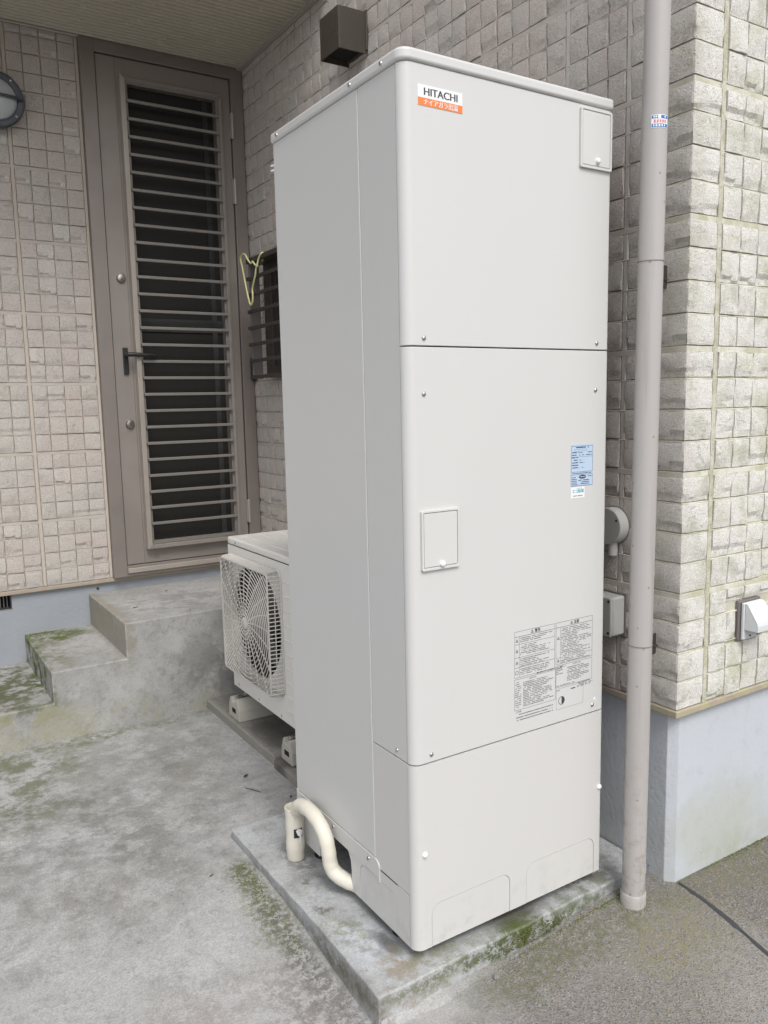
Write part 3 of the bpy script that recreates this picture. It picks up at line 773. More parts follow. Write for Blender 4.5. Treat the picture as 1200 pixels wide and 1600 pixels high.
slat = MB().box(.163, .592, YD - .058, YD - .047, -.0065, .0065)
zs = np.linspace(.676, 2.572, 26)
s0 = None
sm = MB().box(.163, .592, YD - .058, YD - .047, zs[0] - .0065, zs[0] + .0065).build('slat', M['slat'], dr, bevel=.0015)
copies(sm, [(0, 0, z - zs[0]) for z in zs[1:]], dr)
# locks, lever, hinges
for z in (1.806, 1.147):
    lk = MB().lathe([(.021, 0), (.021, .006), (.017, .013), (.009, .015), (.001, .0155)], (.098, YD - .020, z), (0, -1, 0), 24).build('lock_cylinder', M['brass'], dr, smooth=40)
    MB().box(.0968, .0992, YD - .0362, YD - .035, z - .006, z + .006).build('keyhole', M['black'], lk)
MB().box(.084, .107, YD - .031, YD - .020, 1.375, 1.497).build('lever_plate', M['blackmetal'], dr, bevel=.003)
MB().cyl((.0955, YD - .03, 1.464), (.0955, YD - .068, 1.464), .0095, n=14).tube([(.0955, YD - .068, 1.464), (.12, YD - .073, 1.464), (.165, YD - .074, 1.462), (.215, YD - .072, 1.459), (.226, YD - .066, 1.458)], [.0105, .0105, .009, .0085, .006], 12).build('lever_handle', M['blackmetal'], dr, smooth=50)
hg = MB().cyl((.6655, YD - .036, .632), (.6655, YD - .036, .750), .0068, n=14).box(.655, .676, YD - .0315, YD - .0205, .634, .748).build('hinge', M['alu_lit'], dr, smooth=40)
copies(hg, [(0, 0, 1.556), (0, 0, 1.856)], dr)
MB().box(.172, .199, YD - .0225, YD - .020, .503, .519).build('maker_plate', M['slat'], dr, bevel=.0008)
MB().box(.707, .7305, YD - .062, YD - .031, 1.345, 1.455).build('door_stop', M['blackmetal'], dr, bevel=.003)

# ------------------------------------------------------------------ window with bars on the main wall
wi = thing('window', 'small dark brown barred window half hidden behind the tank', 'window', (W1, 1.9, 1.35))
D = .045
MB().box(W1 - D, W1 + .02, 2.115, 2.195, 1.350, 1.885).box(W1 - D, W1 + .02, 1.56, 2.115, 1.350, 1.40).box(W1 - D, W1 + .02, 1.56, 2.115, 1.835, 1.885).box(W1 - D, W1 + .02, 1.50, 1.56, 1.350, 1.885).build('window_frame', M['dark_alu'], wi, bevel=.002)
MB().box(W1 - D + .014, W1 + .01, 2.085, 2.1145, 1.4005, 1.8345).box(W1 - D + .014, W1 + .01, 1.5605, 2.085, 1.4005, 1.425).build('sash', M['dark_alu'], wi)
MB().box(W1 - D + .030, W1 + .012, 1.5605, 2.0845, 1.4255, 1.8345).build('glass_pane', M['glass'], wi)
gx = W1 - .118
b0 = MB().box(gx - .006, gx + .006, 1.60, 2.210, 1.345, 1.361).build('bar', M['dark_alu'], wi, bevel=.0015)
copies(b0, [(0, 0, .0745 * i) for i in range(1, 7)], wi)
MB().box(gx - .004, W1 - D - .001, 1.60, 2.214, 1.868, 1.890).build('top_rail', M['dark_alu'], wi, bevel=.002)
MB().box(gx + .0065, gx + .055, 2.196, 2.2095, 1.345, 1.867).build('side_strap', M['dark_strap'], wi, bevel=.001)

# yellow clothes hanger hooked on the window bars
def hz(px, py, d):
    u = 370 + px / 6.667; v = 380 + py / 6.667
    dr_ = FX + RX * ((u - 600) / 1256.8) - UX * ((v - 800) / 1256.8)
    t = (W1 - d - CAMP.x) / dr_.x; return CAMP + dr_ * t
hp = [hz(*q) for q in [(215, 235, .135), (196, 232, .135), (180, 212, .137), (162, 190, .137), (150, 212, .137), (128, 192, .137), (108, 160, .138), (88, 122, .138), (66, 112, .138), (44, 140, .138), (43, 185, .138), (58, 250, .138), (80, 370, .138), (104, 490, .138), (126, 590, .138), (148, 645, .138), (164, 612, .138), (166, 540, .138), (163, 480, .137), (178, 400, .137), (192, 340, .136), (200, 270, .136), (210, 232, .135)]]
def cat(pts, k=5):
    out = []
    for i in range(len(pts) - 1):
        p0, p1, p2, p3 = pts[max(i - 1, 0)], pts[i], pts[i + 1], pts[min(i + 2, len(pts) - 1)]
        for j in range(k):
            t = j / k
            out.append(.5 * ((2 * p1) + (p2 - p0) * t + (2 * p0 - 5 * p1 + 4 * p2 - p3) * t * t + (3 * p1 - p0 - 3 * p2 + p3) * t ** 3))
    return out + [pts[-1]]
hgr = thing('clothes_hanger', 'yellow green plastic hanger hooked on the window bars', 'hanger', tuple(hp[8]))
MB().tube(cat(hp), .0042, 8).build('frame', M['yellow'], hgr, smooth=60)
hk = [hz(*q) for q in [(210, 232, .135), (220, 190, .132), (232, 145, .130), (252, 110, .126), (272, 98, .118), (284, 112, .108), (283, 140, .102), (274, 165, .100), (264, 188, .100)]]
MB().tube(cat(hk), .0042, 8).build('hook', M['yellow'], hgr, smooth=60)

# ------------------------------------------------------------------ lamp on the door wall
lc = Vector((-.374, YD - .0, 2.487))
lp = thing('wall_lamp', 'round slate grey bulkhead lamp with frosted cover on tiled wall', 'lamp', tuple(lc))
MB().lathe([(.100, 0), (.106, .012), (.106, .045)], lc, (0, -1, 0), 48).build('base', M['lampring'], lp, smooth=40)
MB().lathe([(.106, .042), (.112, .046), (.113, .058), (.108, .066), (.090, .069), (.084, .066), (.084, .052)], lc, (0, -1, 0), 48).build('ring', M['lampring'], lp, smooth=40)
dm = [(.0845 * math.cos(a), .058 + .034 * math.sin(a)) for a in np.linspace(0, PI / 2 - .02, 9)]
MB().lathe([(.0845, .050)] + dm, lc, (0, -1, 0), 48).build('diffuser', M['diffuser'], lp, smooth=60)
bp = [lc + Vector((math.sin(a) * .099, -(.062 + .042 * math.cos(a) ** 1.0), .004 + .0 * a)) for a in np.linspace(-PI / 2, PI / 2, 21)]
MB().tube(bp, .0062, 8).build('guard_bar', M['lampring'], lp, smooth=60)
sc0 = None
for a in (50, -40, 130, 220):
    c = lc + Vector((.098 * math.cos(math.radians(a)), -.0685, .098 * math.sin(math.radians(a))))
    MB().lathe([(.0042, 0), (.0042, .002), (.001, .003)], c, (0, -1, 0), 10).build('screw', M['steel'], lp)

# ------------------------------------------------------------------ exhaust hood on the main wall
hd = thing('vent_hood', 'dark olive box vent hood high on wall above the tank', 'vent', (W1, 1.37, 2.48))
a, b, z0, z1, x0 = 1.299, 1.438, 2.482, 2.626, W1 - .12
h = MB().box(x0, x0 + .003, a, b, z0, z1).box(x0 + .003, W1 + .006, a, a + .003, z0, z1).box(x0 + .003, W1 + .006, b - .003, b, z0, z1).box(x0 + .003, W1 + .006, a + .003, b - .003, z1 - .003, z1)
h.build('shell', M['hood'], hd, bevel=.0015)
MB().box(x0 + .02, W1 + .005, a + .01, b - .01, z0 + .02, z0 + .024).build('louvre', M['black'], hd)
MB().box(W1 - .008, W1 + .008, a - .006, b + .006, z0 + .012, z1 + .006).build('wall_flange', M['hood'], hd, bevel=.003)

# ------------------------------------------------------------------ steps
SYF = 1.853
st = [(-1.35, -.35), (W1 + .01, -.35), (W1 + .01, .364), (-.1325, .364), (-.1325, .2177), (-.4205, .2177), (-.4205, .0924), (-.80, .0924), (-.80, -.02), (-1.35, -.02)]
MB_ = MB().prism(st, SYF, YD + RC + .001, 'y')
so_ = tag(MB_.build('concrete_steps', M['step'], origin=(-.2, 2.1, -.06), bevel=.005, seg=3), 'mossy grey concrete steps leading up to the brown door', 'steps')

# pavers under the outdoor unit
tag(MB().box(.187, .62, 1.166, SYF - .002, -.10, -.022).build('concrete_paver', M['paver'], origin=(.4, 1.5, -.06), bevel=.006, seg=3), 'grey concrete paver touching the steps, under the unit\'s far foot', 'paver', 'pavers under the outdoor unit')
tag(MB().box(.178, .62, .72, 1.150, -.10, -.026).build('concrete_paver', M['paver2'], origin=(.4, .94, -.06), bevel=.006, seg=3), 'dark wet paver beside the tank, under the unit\'s near foot', 'paver', 'pavers under the outdoor unit')

# ------------------------------------------------------------------ outdoor heat pump unit
AX, AY0, AY1, AZ0, AZ1 = .24, .87, 1.652, .09, .706
ac = thing('outdoor_unit', 'beige heat pump outdoor unit with fan grille beside the tank', 'outdoor unit', (.38, 1.26, AZ0))
GY0, GY1, GZ0, GZ1 = 1.168, 1.612, .190, .640
gc = ((GY0 + GY1) / 2 + .004, (GZ0 + GZ1) / 2); gr = .216
# front sheet with a round fan opening
N = 64; ring = []; rect = []
fy0, fy1, fz0, fz1 = AY0 + .001, AY1, AZ0 + .002, .676
for i in range(N):
    t = 2 * PI * i / N; c, s_ = math.cos(t), math.sin(t)
    ring.append((gc[0] + gr * c, gc[1] + gr * s_))
    k = min(((fy1 - gc[0]) if c > 0 else (fy0 - gc[0])) / c if abs(c) > 1e-6 else 1e9, ((fz1 - gc[1]) if s_ > 0 else (fz0 - gc[1])) / s_ if abs(s_) > 1e-6 else 1e9)
    rect.append((gc[0] + k * c, gc[1] + k * s_))
V = [(AX, y, z) for y, z in ring] + [(AX, y, z) for y, z in rect] + [(AX + .012, y, z) for y, z in ring] + [(AX, y, z) for y, z in ((fy0, fz0), (fy1, fz0), (fy1, fz1), (fy0, fz1))]
Fc = [(i, (i + 1) % N, N + (i + 1) % N, N + i) for i in range(N)] + [(i, 2 * N + i, 2 * N + (i + 1) % N, (i + 1) % N) for i in range(N)]
# fill the four rectangle corners
for q, (cy, cz) in enumerate(((fy0, fz0), (fy1, fz0), (fy1, fz1), (fy0, fz1))):
    i0 = min(range(N), key=lambda i: 0 if False else abs(math.atan2(math.sin(math.atan2(cz - gc[1], cy - gc[0]) - 2 * PI * i / N), math.cos(math.atan2(cz - gc[1], cy - gc[0]) - 2 * PI * i / N))))
    for i in (i0 - 1, i0):
        a, b = N + i % N, N + (i + 1) % N
        pa, pb = V[a], V[b]
        if abs(pa[1] - pb[1]) > 1e-5 and abs(pa[2] - pb[2]) > 1e-5: Fc.append((a, b, 3 * N + q))
MB().add(V, Fc).build('front_panel', M['ac'], ac)
bd = MB().prism(rrect(AX + .0005, .56, AY0, AY1, .018), AZ0, .674)
# body shell without its front, so that the fan bay is open
bd = MB().box(AX + .0008, .56, AY1 - .004, AY1 - .0004, AZ0, .6755).box(AX + .0008, .56, AY0, AY0 + .003, AZ0, .6755).box(.556, .56, AY0 + .003, AY1 - .004, AZ0, .6755).box(AX + .013, .556, AY0 + .003, AY1 - .004, AZ0, AZ0 + .01)
bd.build('casing', M['ac'], ac)
MB().prism(rrect(AX - .003, .563, AY0 - .003, AY1 + .003, .016), .6775, .706).build('top_cover', M['ac'], ac, bevel=.008, seg=4, smooth=35)
rb = MB().box(AX + .05, AX + .056, AY0 + .03, AY1 - .03, .7055, .7085).build('top_rib', M['ac'], ac, bevel=.001)
copies(rb, [(.075 * i, 0, 0) for i in range(1, 4)], ac)
MB().cyl((AX + .013, gc[0], gc[1]), (AX + .14, gc[0], gc[1]), gr + .002, n=48, caps=False).build('fan_shroud', M['coil'], ac, smooth=50)
MB().box(AX + .14, AX + .15, gc[0] - .24, gc[0] + .24, .12, .66).build('coil', M['coil'], ac)
fan = MB().cyl((AX + .03, gc[0], gc[1]), (AX + .10, gc[0], gc[1]), .05, n=24)
fo_ = fan.build('fan', M['fan'], ac, smooth=40)
for k in range(3):
    vs = []; n1 = 7; n2 = 9
    for i in range(n1):
        r = .048 + (.185 - .048) * i / (n1 - 1)
        for j in range(n2):
            sw = math.radians(92) * (.55 + .45 * i / (n1 - 1)) * (j / (n2 - 1) - .5) + 2 * PI * k / 3 + .5 * i / (n1 - 1) + .35
            vs.append((AX + .066 + .05 * (j / (n2 - 1) - .5) + .01 * math.sin(PI * j / (n2 - 1)), gc[0] + r * math.cos(sw), gc[1] + r * math.sin(sw)))
    fs = [(i * n2 + j, i * n2 + j + 1, (i + 1) * n2 + j + 1, (i + 1) * n2 + j) for i in range(n1 - 1) for j in range(n2 - 1)]
    bl = MB().add(vs, fs).build('blade', M['fan'], fo_, smooth=60); sm_ = bl.modifiers.new('thick', 'SOLIDIFY'); sm_.thickness = .003
# grille
GX = AX - .052
gg = MB()
def rsq(r, n=8): return rrect(GY0, GY1, GZ0, GZ1, r, n)
o1 = rrect(GY0, GY1, GZ0, GZ1, .018, 6); o2 = rrect(GY0 + .007, GY1 - .007, GZ0 + .007, GZ1 - .007, .012, 6); nn = len(o1)
V = [(GX + .004, *q) for q in o1] + [(GX, *[(q[0] - gc[0]) * .99 + gc[0], (q[1] - gc[1]) * .99 + gc[1]]) for q in o1] + [(GX, *q) for q in o2] + [(GX + .006, *q) for q in o2]
Fc = [(k * nn + i, k * nn + (i + 1) % nn, (k + 1) * nn + (i + 1) % nn, (k + 1) * nn + i) for k in range(3) for i in range(nn)] + [(3 * nn + i, 3 * nn + (i + 1) % nn, (i + 1) % nn, i) for i in range(nn)]
grl = MB().add(V, Fc).build('fan_grille', M['acgrille'], ac, smooth=50)
# rim at the sheet
o3 = rrect(GY0 - .010, GY1 + .010, GZ0 - .010, GZ1 + .010, .036, 6); o4 = rrect(GY0 - .001, GY1 + .001, GZ0 - .001, GZ1 + .001, .03, 6)
V = [(AX - .001, *q) for q in o3] + [(AX - .006, *[(q[0]*.8+w[0]*.2), (q[1]*.8+w[1]*.2)]) for q, w in zip(o3, o4)] + [(AX - .006, *q) for q in o4] + [(AX - .001, *q) for q in o4]
MB().add(V, Fc).build('grille_rim', M['acgrille'], grl, smooth=50)
def inside(y, z, m=.004):
    return GY0 + m < y < GY1 - m and GZ0 + m < z < GZ1 - m
for k in range(17):
    r = .030 + .0160 * k
    run = []; runs = []
    for i in range(121):
        t = 2 * PI * i / 120; y = gc[0] + r * math.cos(t); z = gc[1] + r * math.sin(t)
        if inside(y, z): run.append((GX + .003, y, z))
        else:
            if len(run) > 1: runs.append(run)
            run = []
    if len(run) > 1: runs.append(run)
    if len(runs) > 1 and runs[0][0][1] > gc[0] and abs(runs[0][0][2] - gc[1]) < 1e-6 and len(runs[-1]) > 1:
        runs[0] = runs.pop()[:-1] + runs[0]
    for q in runs: MB().tube(q, .0021, 6).build('ring', M['acgrille'], grl, smooth=60)
for k in range(22):
    t0 = 2 * PI * k / 22 + .1; pts = []
    for i in range(16):
        r = .028 + i * .0185; t = t0 + .22 * (i / 15) ** 1.3
        y = gc[0] + r * math.cos(t); z = gc[1] + r * math.sin(t)
        if not inside(y, z): break
        pts.append((GX + .0055, y, z))
    MB().tube(pts, .0025, 6).build('spoke', M['acgrille'], grl, smooth=60)
MB().lathe([(.024, 0), (.024, .003), (.019, .006), (.001, .007)], (GX + .006, *gc), (-1, 0, 0), 24).build('hub_cap', M['acgrille'], grl, smooth=40)
fin = MB()
for i in range(30):
    z = GZ0 + .012 + i * (GZ1 - GZ0 - .024) / 29
    for (y, d_) in ((GY0 - .004, 1), (GY1 + .004, -1)):
        fin.tube([(AX - .003, y, z), (AX - .030, y + d_ * .002, z), (AX - .046, y + d_ * .005, z), (GX + .003, y + d_ * .009, z)], .0022, 6)
for i in range(52):
    y = GY0 + .012 + i * (GY1 - GY0 - .024) / 51
    fin.tube([(AX - .003, y, GZ1 + .004), (AX - .030, y, GZ1 + .002), (AX - .046, y, GZ1 - .001), (GX + .003, y, GZ1 - .005)], .0021, 6)
    if i % 2 == 0: fin.tube([(AX - .003, y, GZ0 - .004), (AX - .030, y, GZ0 - .002), (GX + .003, y, GZ0 + .005)], .0021, 6)
kind(fin.build('fin', M['acgrille'], grl, smooth=60), 'stuff')
rl = MB()
for y in (GY0 - .003,): rl.tube([(AX - .026, y + .001, GZ0 + .004), (AX - .026, y + .001, GZ1 - .004)], .002, 6)
for z in (GZ1 + .003,): rl.tube([(AX - .026, GY0 + .006, z - .001), (AX - .026, GY1 - .006, z - .001)], .002, 6)
rl.build('edge_rod', M['acgrille'], grl, smooth=60)
# pressed ribs on the sheet right of the grille
em = MB().box(AX - .0022, AX + .001, 1.02, 1.143, .609, .613).build('pressed_rib', M['ac'], ac, bevel=.0015)
copies(em, [(0, 0, -.052 * i) for i in range(1, 10)], ac)
for (y, z, x) in ((1.565, .691, AX - .003), (1.60, .108, AX), (1.40, .106, AX), (1.2, .106, AX)):
    MB().lathe([(.005, 0), (.005, .0015), (.002, .003)], (x, y, z), (-1, 0, 0), 10).build('screw', M['steel'], ac)

# block feet under the unit
def foot(y0, y1, label):
    f = thing('support_block', label, 'foot', (.4, (y0 + y1) / 2, -.022), 'block feet under the outdoor unit')
    ym = (y0 + y1) / 2; z0 = -.0215
    pr = [(y0, z0), (y1, z0), (y1 - .004, z0 + .045), (y1 - .018, z0 + .082), (ym + .016, z0 + .086), (ym + .013, z0 + .066), (ym - .013, z0 + .066), (ym - .016, z0 + .086), (y0 + .018, z0 + .082), (y0 + .004, z0 + .045)]
    MB().prism(pr, .203, .585, 'x').build('body', M['block'], f, bevel=.003)
    MB().box(.2015, .206, ym - .020, ym + .016, z0 + .026, z0 + .044).build('slot', M['black'], f, bevel=.001)
    MB().box(.215, .55, ym - .011, ym + .011, z0 + .068, z0 + .090).build('rail', M['steel'], f, bevel=.001)
    MB().cyl((.262, ym, z0 + .088), (.262, ym, z0 + .112), .005, n=10).cyl((.262, ym, z0 + .0905), (.262, ym, z0 + .099), .011, n=6).build('bolt', M['steel'], f)
    MB().box(AX + .005, AX + .05, ym - .02, ym + .02, z0 + .1085, z0 + .1115).build('foot_plate', M['ac'], f)
foot(1.520, 1.632, 'pale block foot at the steps end, under the outdoor unit')
foot(1.046, 1.136, 'pale block foot half hidden behind the tank on wet paver')

# ------------------------------------------------------------------ slab under the tank
sv = []; xs_ = np.linspace(-.1225, .745, 60)
s = MB()
top = -.030
pts_f = []
for x in xs_: pts_f.append((x, -.0345 + .0016 * math.sin(17 * x) + .0011 * math.sin(53 * x + 1) + max(0, x) * .02))
pts_b = [(x, .795) for x in (.745, -.122)]
pts_l = [(-.1225 + .004 * math.sin(6 * y) * (1 if y < .6 else .3) + .0008 * math.sin(60 * y), y) for y in np.linspace(.79, -.02, 40)]
s.prism(pts_f + pts_b + pts_l, -.16, top)
tag(s.build('concrete_slab', M['slab'], origin=(.3, .38, -.06), bevel=.0045, seg=3), 'low mossy concrete slab carrying the tall white tank', 'slab')
# mortar lump along the foot of the slab
V = []; F = []; n1 = 40
for i in range(n1):
    x = -.12 + .55 * i / (n1 - 1); yy = -.0345 - .0; w = .009 + .006 * math.sin(11 * x + 1) + .004 * math.sin(41 * x); w = max(.003, w * (1 - .75 * i / n1)); hgt = .015 + .007 * math.sin(9 * x + 2) + .003 * math.sin(47 * x)
    g = gz(x, -.05)
    V += [(x, -.030, g + hgt), (x, -.036 - w * .4, g + hgt * .75), (x, -.036 - w, g + .004), (x, -.038 - w * 1.5, g - .012)]
F = [(4 * i + k, 4 * i + k + 1, 4 * i + k + 5, 4 * i + k + 4) for i in range(n1 - 1) for k in range(3)]
kind(MB().add(V, F).build('mortar_fillet', M['ground'], smooth=60), 'structure')

# ------------------------------------------------------------------ the water tank
tk = thing('water_heater_tank', 'tall off-white heat pump water tank standing on the slab', 'water heater', (TW / 2, TD / 2, 0))
R = .022; YS = .0240; GAP = .0014
def ushape(z0, z1, y0=0.0, x0=0.0):
    o = []
    for i in range(13):
        a = PI + .5 * PI * i / 12; o.append((x0 + R + R * math.cos(a), y0 + R + R * math.sin(a)))
    for i in range(9):
        a = 1.5 * PI + .5 * PI * i / 8; r = .010; o.append((TW - x0 - r + r * math.cos(a), y0 + r + r * math.sin(a)))
    o += [(TW - x0, YS), (x0, YS)]
    return MB().prism(o, z0, z1)
S1, S2 = 1.3322, .4369
LIDZ = 1.8745
ushape(S1 + GAP, LIDZ - .001).build('upper_front_panel', M['paint'], tk, bevel=.0012, smooth=35)
ushape(S2 + GAP, S1 - GAP).build('middle_front_panel', M['paint'], tk, bevel=.0012, smooth=35)
# lower front panel with two knock-out flaps
FT = .1005
def flap_top(x, a, b, r=.026, top=FT):
    if x <= a or x >= b: return 0.0
    if x < a + r: return top - r + math.sqrt(max(0, r * r - (a + r - x) ** 2))
    if x > b - r: return top - r + math.sqrt(max(0, r * r - (x - b + r) ** 2))
    return top
lp_ = ushape(.1035, S2 - GAP)
FL = ((.0428, .2735), (.3252, .5580))
def band(mb, a, b, zlo, zhi, y0, y1):
    mb.add([(a, y0, zlo[0]), (b, y0, zlo[1]), (b, y0, zhi), (a, y0, zhi), (a, y1, zlo[0]), (b, y1, zlo[1])], [(0, 1, 2, 3), (0, 4, 5, 1)])
def samples(a, b, r=.026):
    return sorted(set([a + r * (1 - math.cos(.5 * PI * i / 8)) for i in range(9)] + [b - r * (1 - math.cos(.5 * PI * i / 8)) for i in range(9)]))
# corner part and posts
ar = []
for i in range(13):
    a = PI + .5 * PI * i / 12; ar.append((R + R * math.cos(a), R + R * math.sin(a)))
lp_.prism(ar + [(R, YS), (0, YS)], 0, .1035)
lp_.box(R, FL[0][0], 0, YS, 0, .1035).box(FL[0][1], FL[1][0], 0, .004, 0, .1035)
ar2 = [(TW - .010 + .010 * math.cos(1.5 * PI + .5 * PI * i / 8), .010 + .010 * math.sin(1.5 * PI + .5 * PI * i / 8)) for i in range(9)]
lp_.prism([(FL[1][1], 0)] + ar2 + [(TW, YS), (FL[1][1], YS)], 0, .1035)
for a, b in FL:
    ss = samples(a, b)
    for i in range(len(ss) - 1):
        za, zb_ = flap_top(max(ss[i], a + 1e-6), a, b), flap_top(min(ss[i + 1], b - 1e-6), a, b)
        if i == 0: za = FT - .026
        if i == len(ss) - 2: zb_ = FT - .026
        band(lp_, ss[i], ss[i + 1], (za, zb_), .1035, 0, .004)
lp_.build('lower_front_panel', M['paint_low'], tk, smooth=35)
for a, b in FL:
    g = .0011; ss = samples(a + g, b - g, .025)
    o = [(x, (FT - g - .025 if i in (0, len(ss) - 1) else flap_top(x, a + g, b - g, .025, FT - g))) for i, x in enumerate(ss)]
    MB().prism([(b - g, .0), (a + g, .0)] + o, .0006, .0035, 'y').build('knock_out_flap', M['paint_low'], tk)
# left side: two sheets, the lower cover and the kick plates
X0 = .0008
MB().box(X0, .02, YS + .0022, .1676, S2 + GAP, LIDZ - .001).build('side_panel', M['paint'], tk, bevel=.001)
MB().box(X0 - .0010, .02, .1694, TD - .003, .1475, LIDZ - .001).build('side_panel', M['paint'], tk, bevel=.0018)
MB().box(X0, .018, YS + .0012, .1692, .1262, S2 - GAP).build('lower_side_cover', M['paint_low'], tk, bevel=.001)
# kick plate front piece with its flap, rear piece
fa, fbb = .0755, .2440
def yband(mb, a, b, zlo, zhi, x0, x1):
    mb.add([(x0, a, zlo[0]), (x0, b, zlo[1]), (x0, b, zhi), (x0, a, zhi), (x1, a, zlo[0]), (x1, b, zlo[1])], [(0, 1, 2, 3), (0, 4, 5, 1)])
kp = MB().box(0, .018, YS + .0016, fa, 0, .1245)
ss = samples(fa, fbb)
for i in range(len(ss) - 1):
    za, zb_ = flap_top(max(ss[i], fa + 1e-6), fa, fbb, top=.0985), flap_top(min(ss[i + 1], fbb - 1e-6), fa, fbb, top=.0985)
    if i == 0: za = .0985 - .026
    if i == len(ss) - 2: zb_ = .0985 - .026
    yband(kp, ss[i], ss[i + 1], (za, zb_), .1245, 0, .004)
arc = [(.2850 - .0 + 0, 0.0), (.2858, .055), (.2890, .080), (.2990, .098), (.3120, .106)]
kp.prism([(fbb, 0), (.2850, 0), (.2858, .055), (.2890, .080), (.2990, .098), (.3120, .106), (.3120, .1245), (fbb, .1245)], 0, .004, 'x')
kp.build('kick_plate', M['paint_low'], tk)
g = .0011; ss = samples(fa + g, fbb - g, .025)
o = [(y, (.0985 - g - .025 if i in (0, len(ss) - 1) else flap_top(y, fa + g, fbb - g, .025, .0985 - g))) for i, y in enumerate(ss)]
MB().prism([(fbb - g, 0), (fa + g, 0)] + o, .0006, .0035, 'x').build('knock_out_flap', M['paint_low'], tk)
MB().box(.0005, .02, .462, TD - .004, .004, .1035).build('kick_plate', M['paint_low'], tk, bevel=.001)
st_ = [(.1560, .098), (.149, .108), (.149, .128)] + [(.149 + .020 - .020 * math.cos(a), .128 + .018 * math.sin(a)) for a in np.linspace(.2, PI / 2, 6)] + [(.575, .146), (.575, .1035), (.31, .1035)]
MB().prism([(.149, .092)] + st_[2:-1] + [(.30, .1035), (.165, .1035)], -.0022, .0025, 'x').build('screw_strip', M['paint_low'], tk, bevel=.0008)
MB().box(-.0014, .006, .5765, TD - .001, .092, .150).build('end_tab', M['paint_low'], tk, bevel=.001)
# core, right side, back
MB().box(.02, TW - .004, YS + .003, TD - .004, .150, LIDZ - .002).box(.16, TW - .02, .16, TD - .02, .03, .150).build('inner_tank', M['core'], tk)
MB().box(TW - .004, TW - .0006, YS + .0015, TD - .002, .012, LIDZ - .001).box(.022, TW - .0045, TD - .004, TD - .0008, .012, LIDZ - .001).build('back_panel', M['paint'], tk)
MB().box(.005, TW - .005, .010, TD - .005, .1255, .1275).build('base_pan', M['core'], tk)
lid = MB().prism(rrect(-.005, TW + .004, -.005, TD + .004, (.025, .012, .008, .008), 10), LIDZ, TH).build('lid', M['paint'], tk, bevel=.006, seg=4, smooth=35)
# feet
ft = MB().cyl((.036, .116, -.031), (.036, .116, .02), .012, n=16).cyl((.036, .116, -.0285), (.036, .116, -.024), .022, n=16).build('tank_foot', M['core'], tk)
copies(ft, [(.525, 0, 0), (.525, .37, 0), (0, .40, 0)], tk)
MB().add([(.0 + .055 * (1 + .25 * math.sin(3 * a)) * math.cos(a) * (1 if True else 1) + .002, .122 + .068 * (1 + .2 * math.sin(2 * a + 1)) * math.sin(a), -.0304) for a in np.linspace(0, 2 * PI, 28)[:-1]] + [(.012, .120, -.0272)],
    [(i, (i + 1) % 27, 27) for i in range(27)]).build('grout_pad', M['slab'], tk, smooth=60)
# screws: front (towards -y) and side (towards -x)
def screw(c, n_, mat, r=.0052, h=.0035, name='screw'):
    return MB().lathe([(r, 0), (r * .92, h * .5), (r * .55, h * .9), (.0006, h)], c, n_, 14).build(name, mat, tk, smooth=50)
sc_ = screw((.043, -.0002, 1.3485), (0, -1, 0), M['steel'])
copies(sc_, [(.4995, 0, 0), (-.002, 0, -.1125), (.4975, 0, -.1095), (.0045, 0, -.8925), (.5015, 0, -.8915)], tk)
s2_ = screw((X0, .0653, .4545), (-1, 0, 0), M['steel'], .0045)
for y, z, x in ((.190, 1.886, -.0048), (.0661, 1.886, -.0048), (.5526, 1.886, -.0048), (.549, .1335, -.002), (.373, .1330, -.002), (.197, .1325, -.002)):
    q = screw((x, y, z), (-1, 0, 0), M['steel'], .0046)
    MB().box(x - .0042, x - .0030, y - .0008, y + .0008, z - .0034, z + .0034).build('slot', M['core'], q)
for x, z in ((.0264, .2273), (.5743, .2307)): screw((x, .0002, z), (0, -1, 0), M['white'], .0068, .0062, 'cap_nut')
# access hatches
def hatch(x0, x1, z0, z1, bx, bz):
    o = rrect(x0, x1, z0, z1, .004, 4); i_ = rrect(x0 + .005, x1 - .005, z0 + .006, z1 - .005, .003, 4); n = len(o)
    V = [(a, -.0002, b) for a, b in o] + [(a, -.0062, b) for a, b in o] + [(a, -.0062, b) for a, b in i_] + [(a, -.002, b) for a, b in i_]
    F = [(k * n + j, k * n + (j + 1) % n, (k + 1) * n + (j + 1) % n, (k + 1) * n + j) for k in range(3) for j in range(n)]
    hf = MB().add(V, F).build('access_hatch', M['plastic'], tk, bevel=.0008)
    MB().prism(rrect(x0 + .0062, x1 - .0062, z0 + .0072, z1 - .0064, .002, 3), -.0056, -.0005, 'y').build('door', M['plastic'], hf, bevel=.0008)
    MB().lathe([(.0066, 0), (.0062, .0045), (.004, .0068), (.0006, .007)], (bx, -.0055, bz), (0, -1, 0), 16).build('cap_nut', M['white'], hf, smooth=50)
hatch(.0272, .1265, .8660, .9944, .0795, .8775)
hatch(.4785, .5785, 1.7375, 1.8668, .5315, 1.7555)
# small pipe stubs at the back edge
for z in (1.812, 1.824): MB().tube([(.004, TD - .002, z), (.000, TD + .006, z), (-.001, TD + .010, z)], .0025, 8).build('pipe_stub', M['white'], tk)

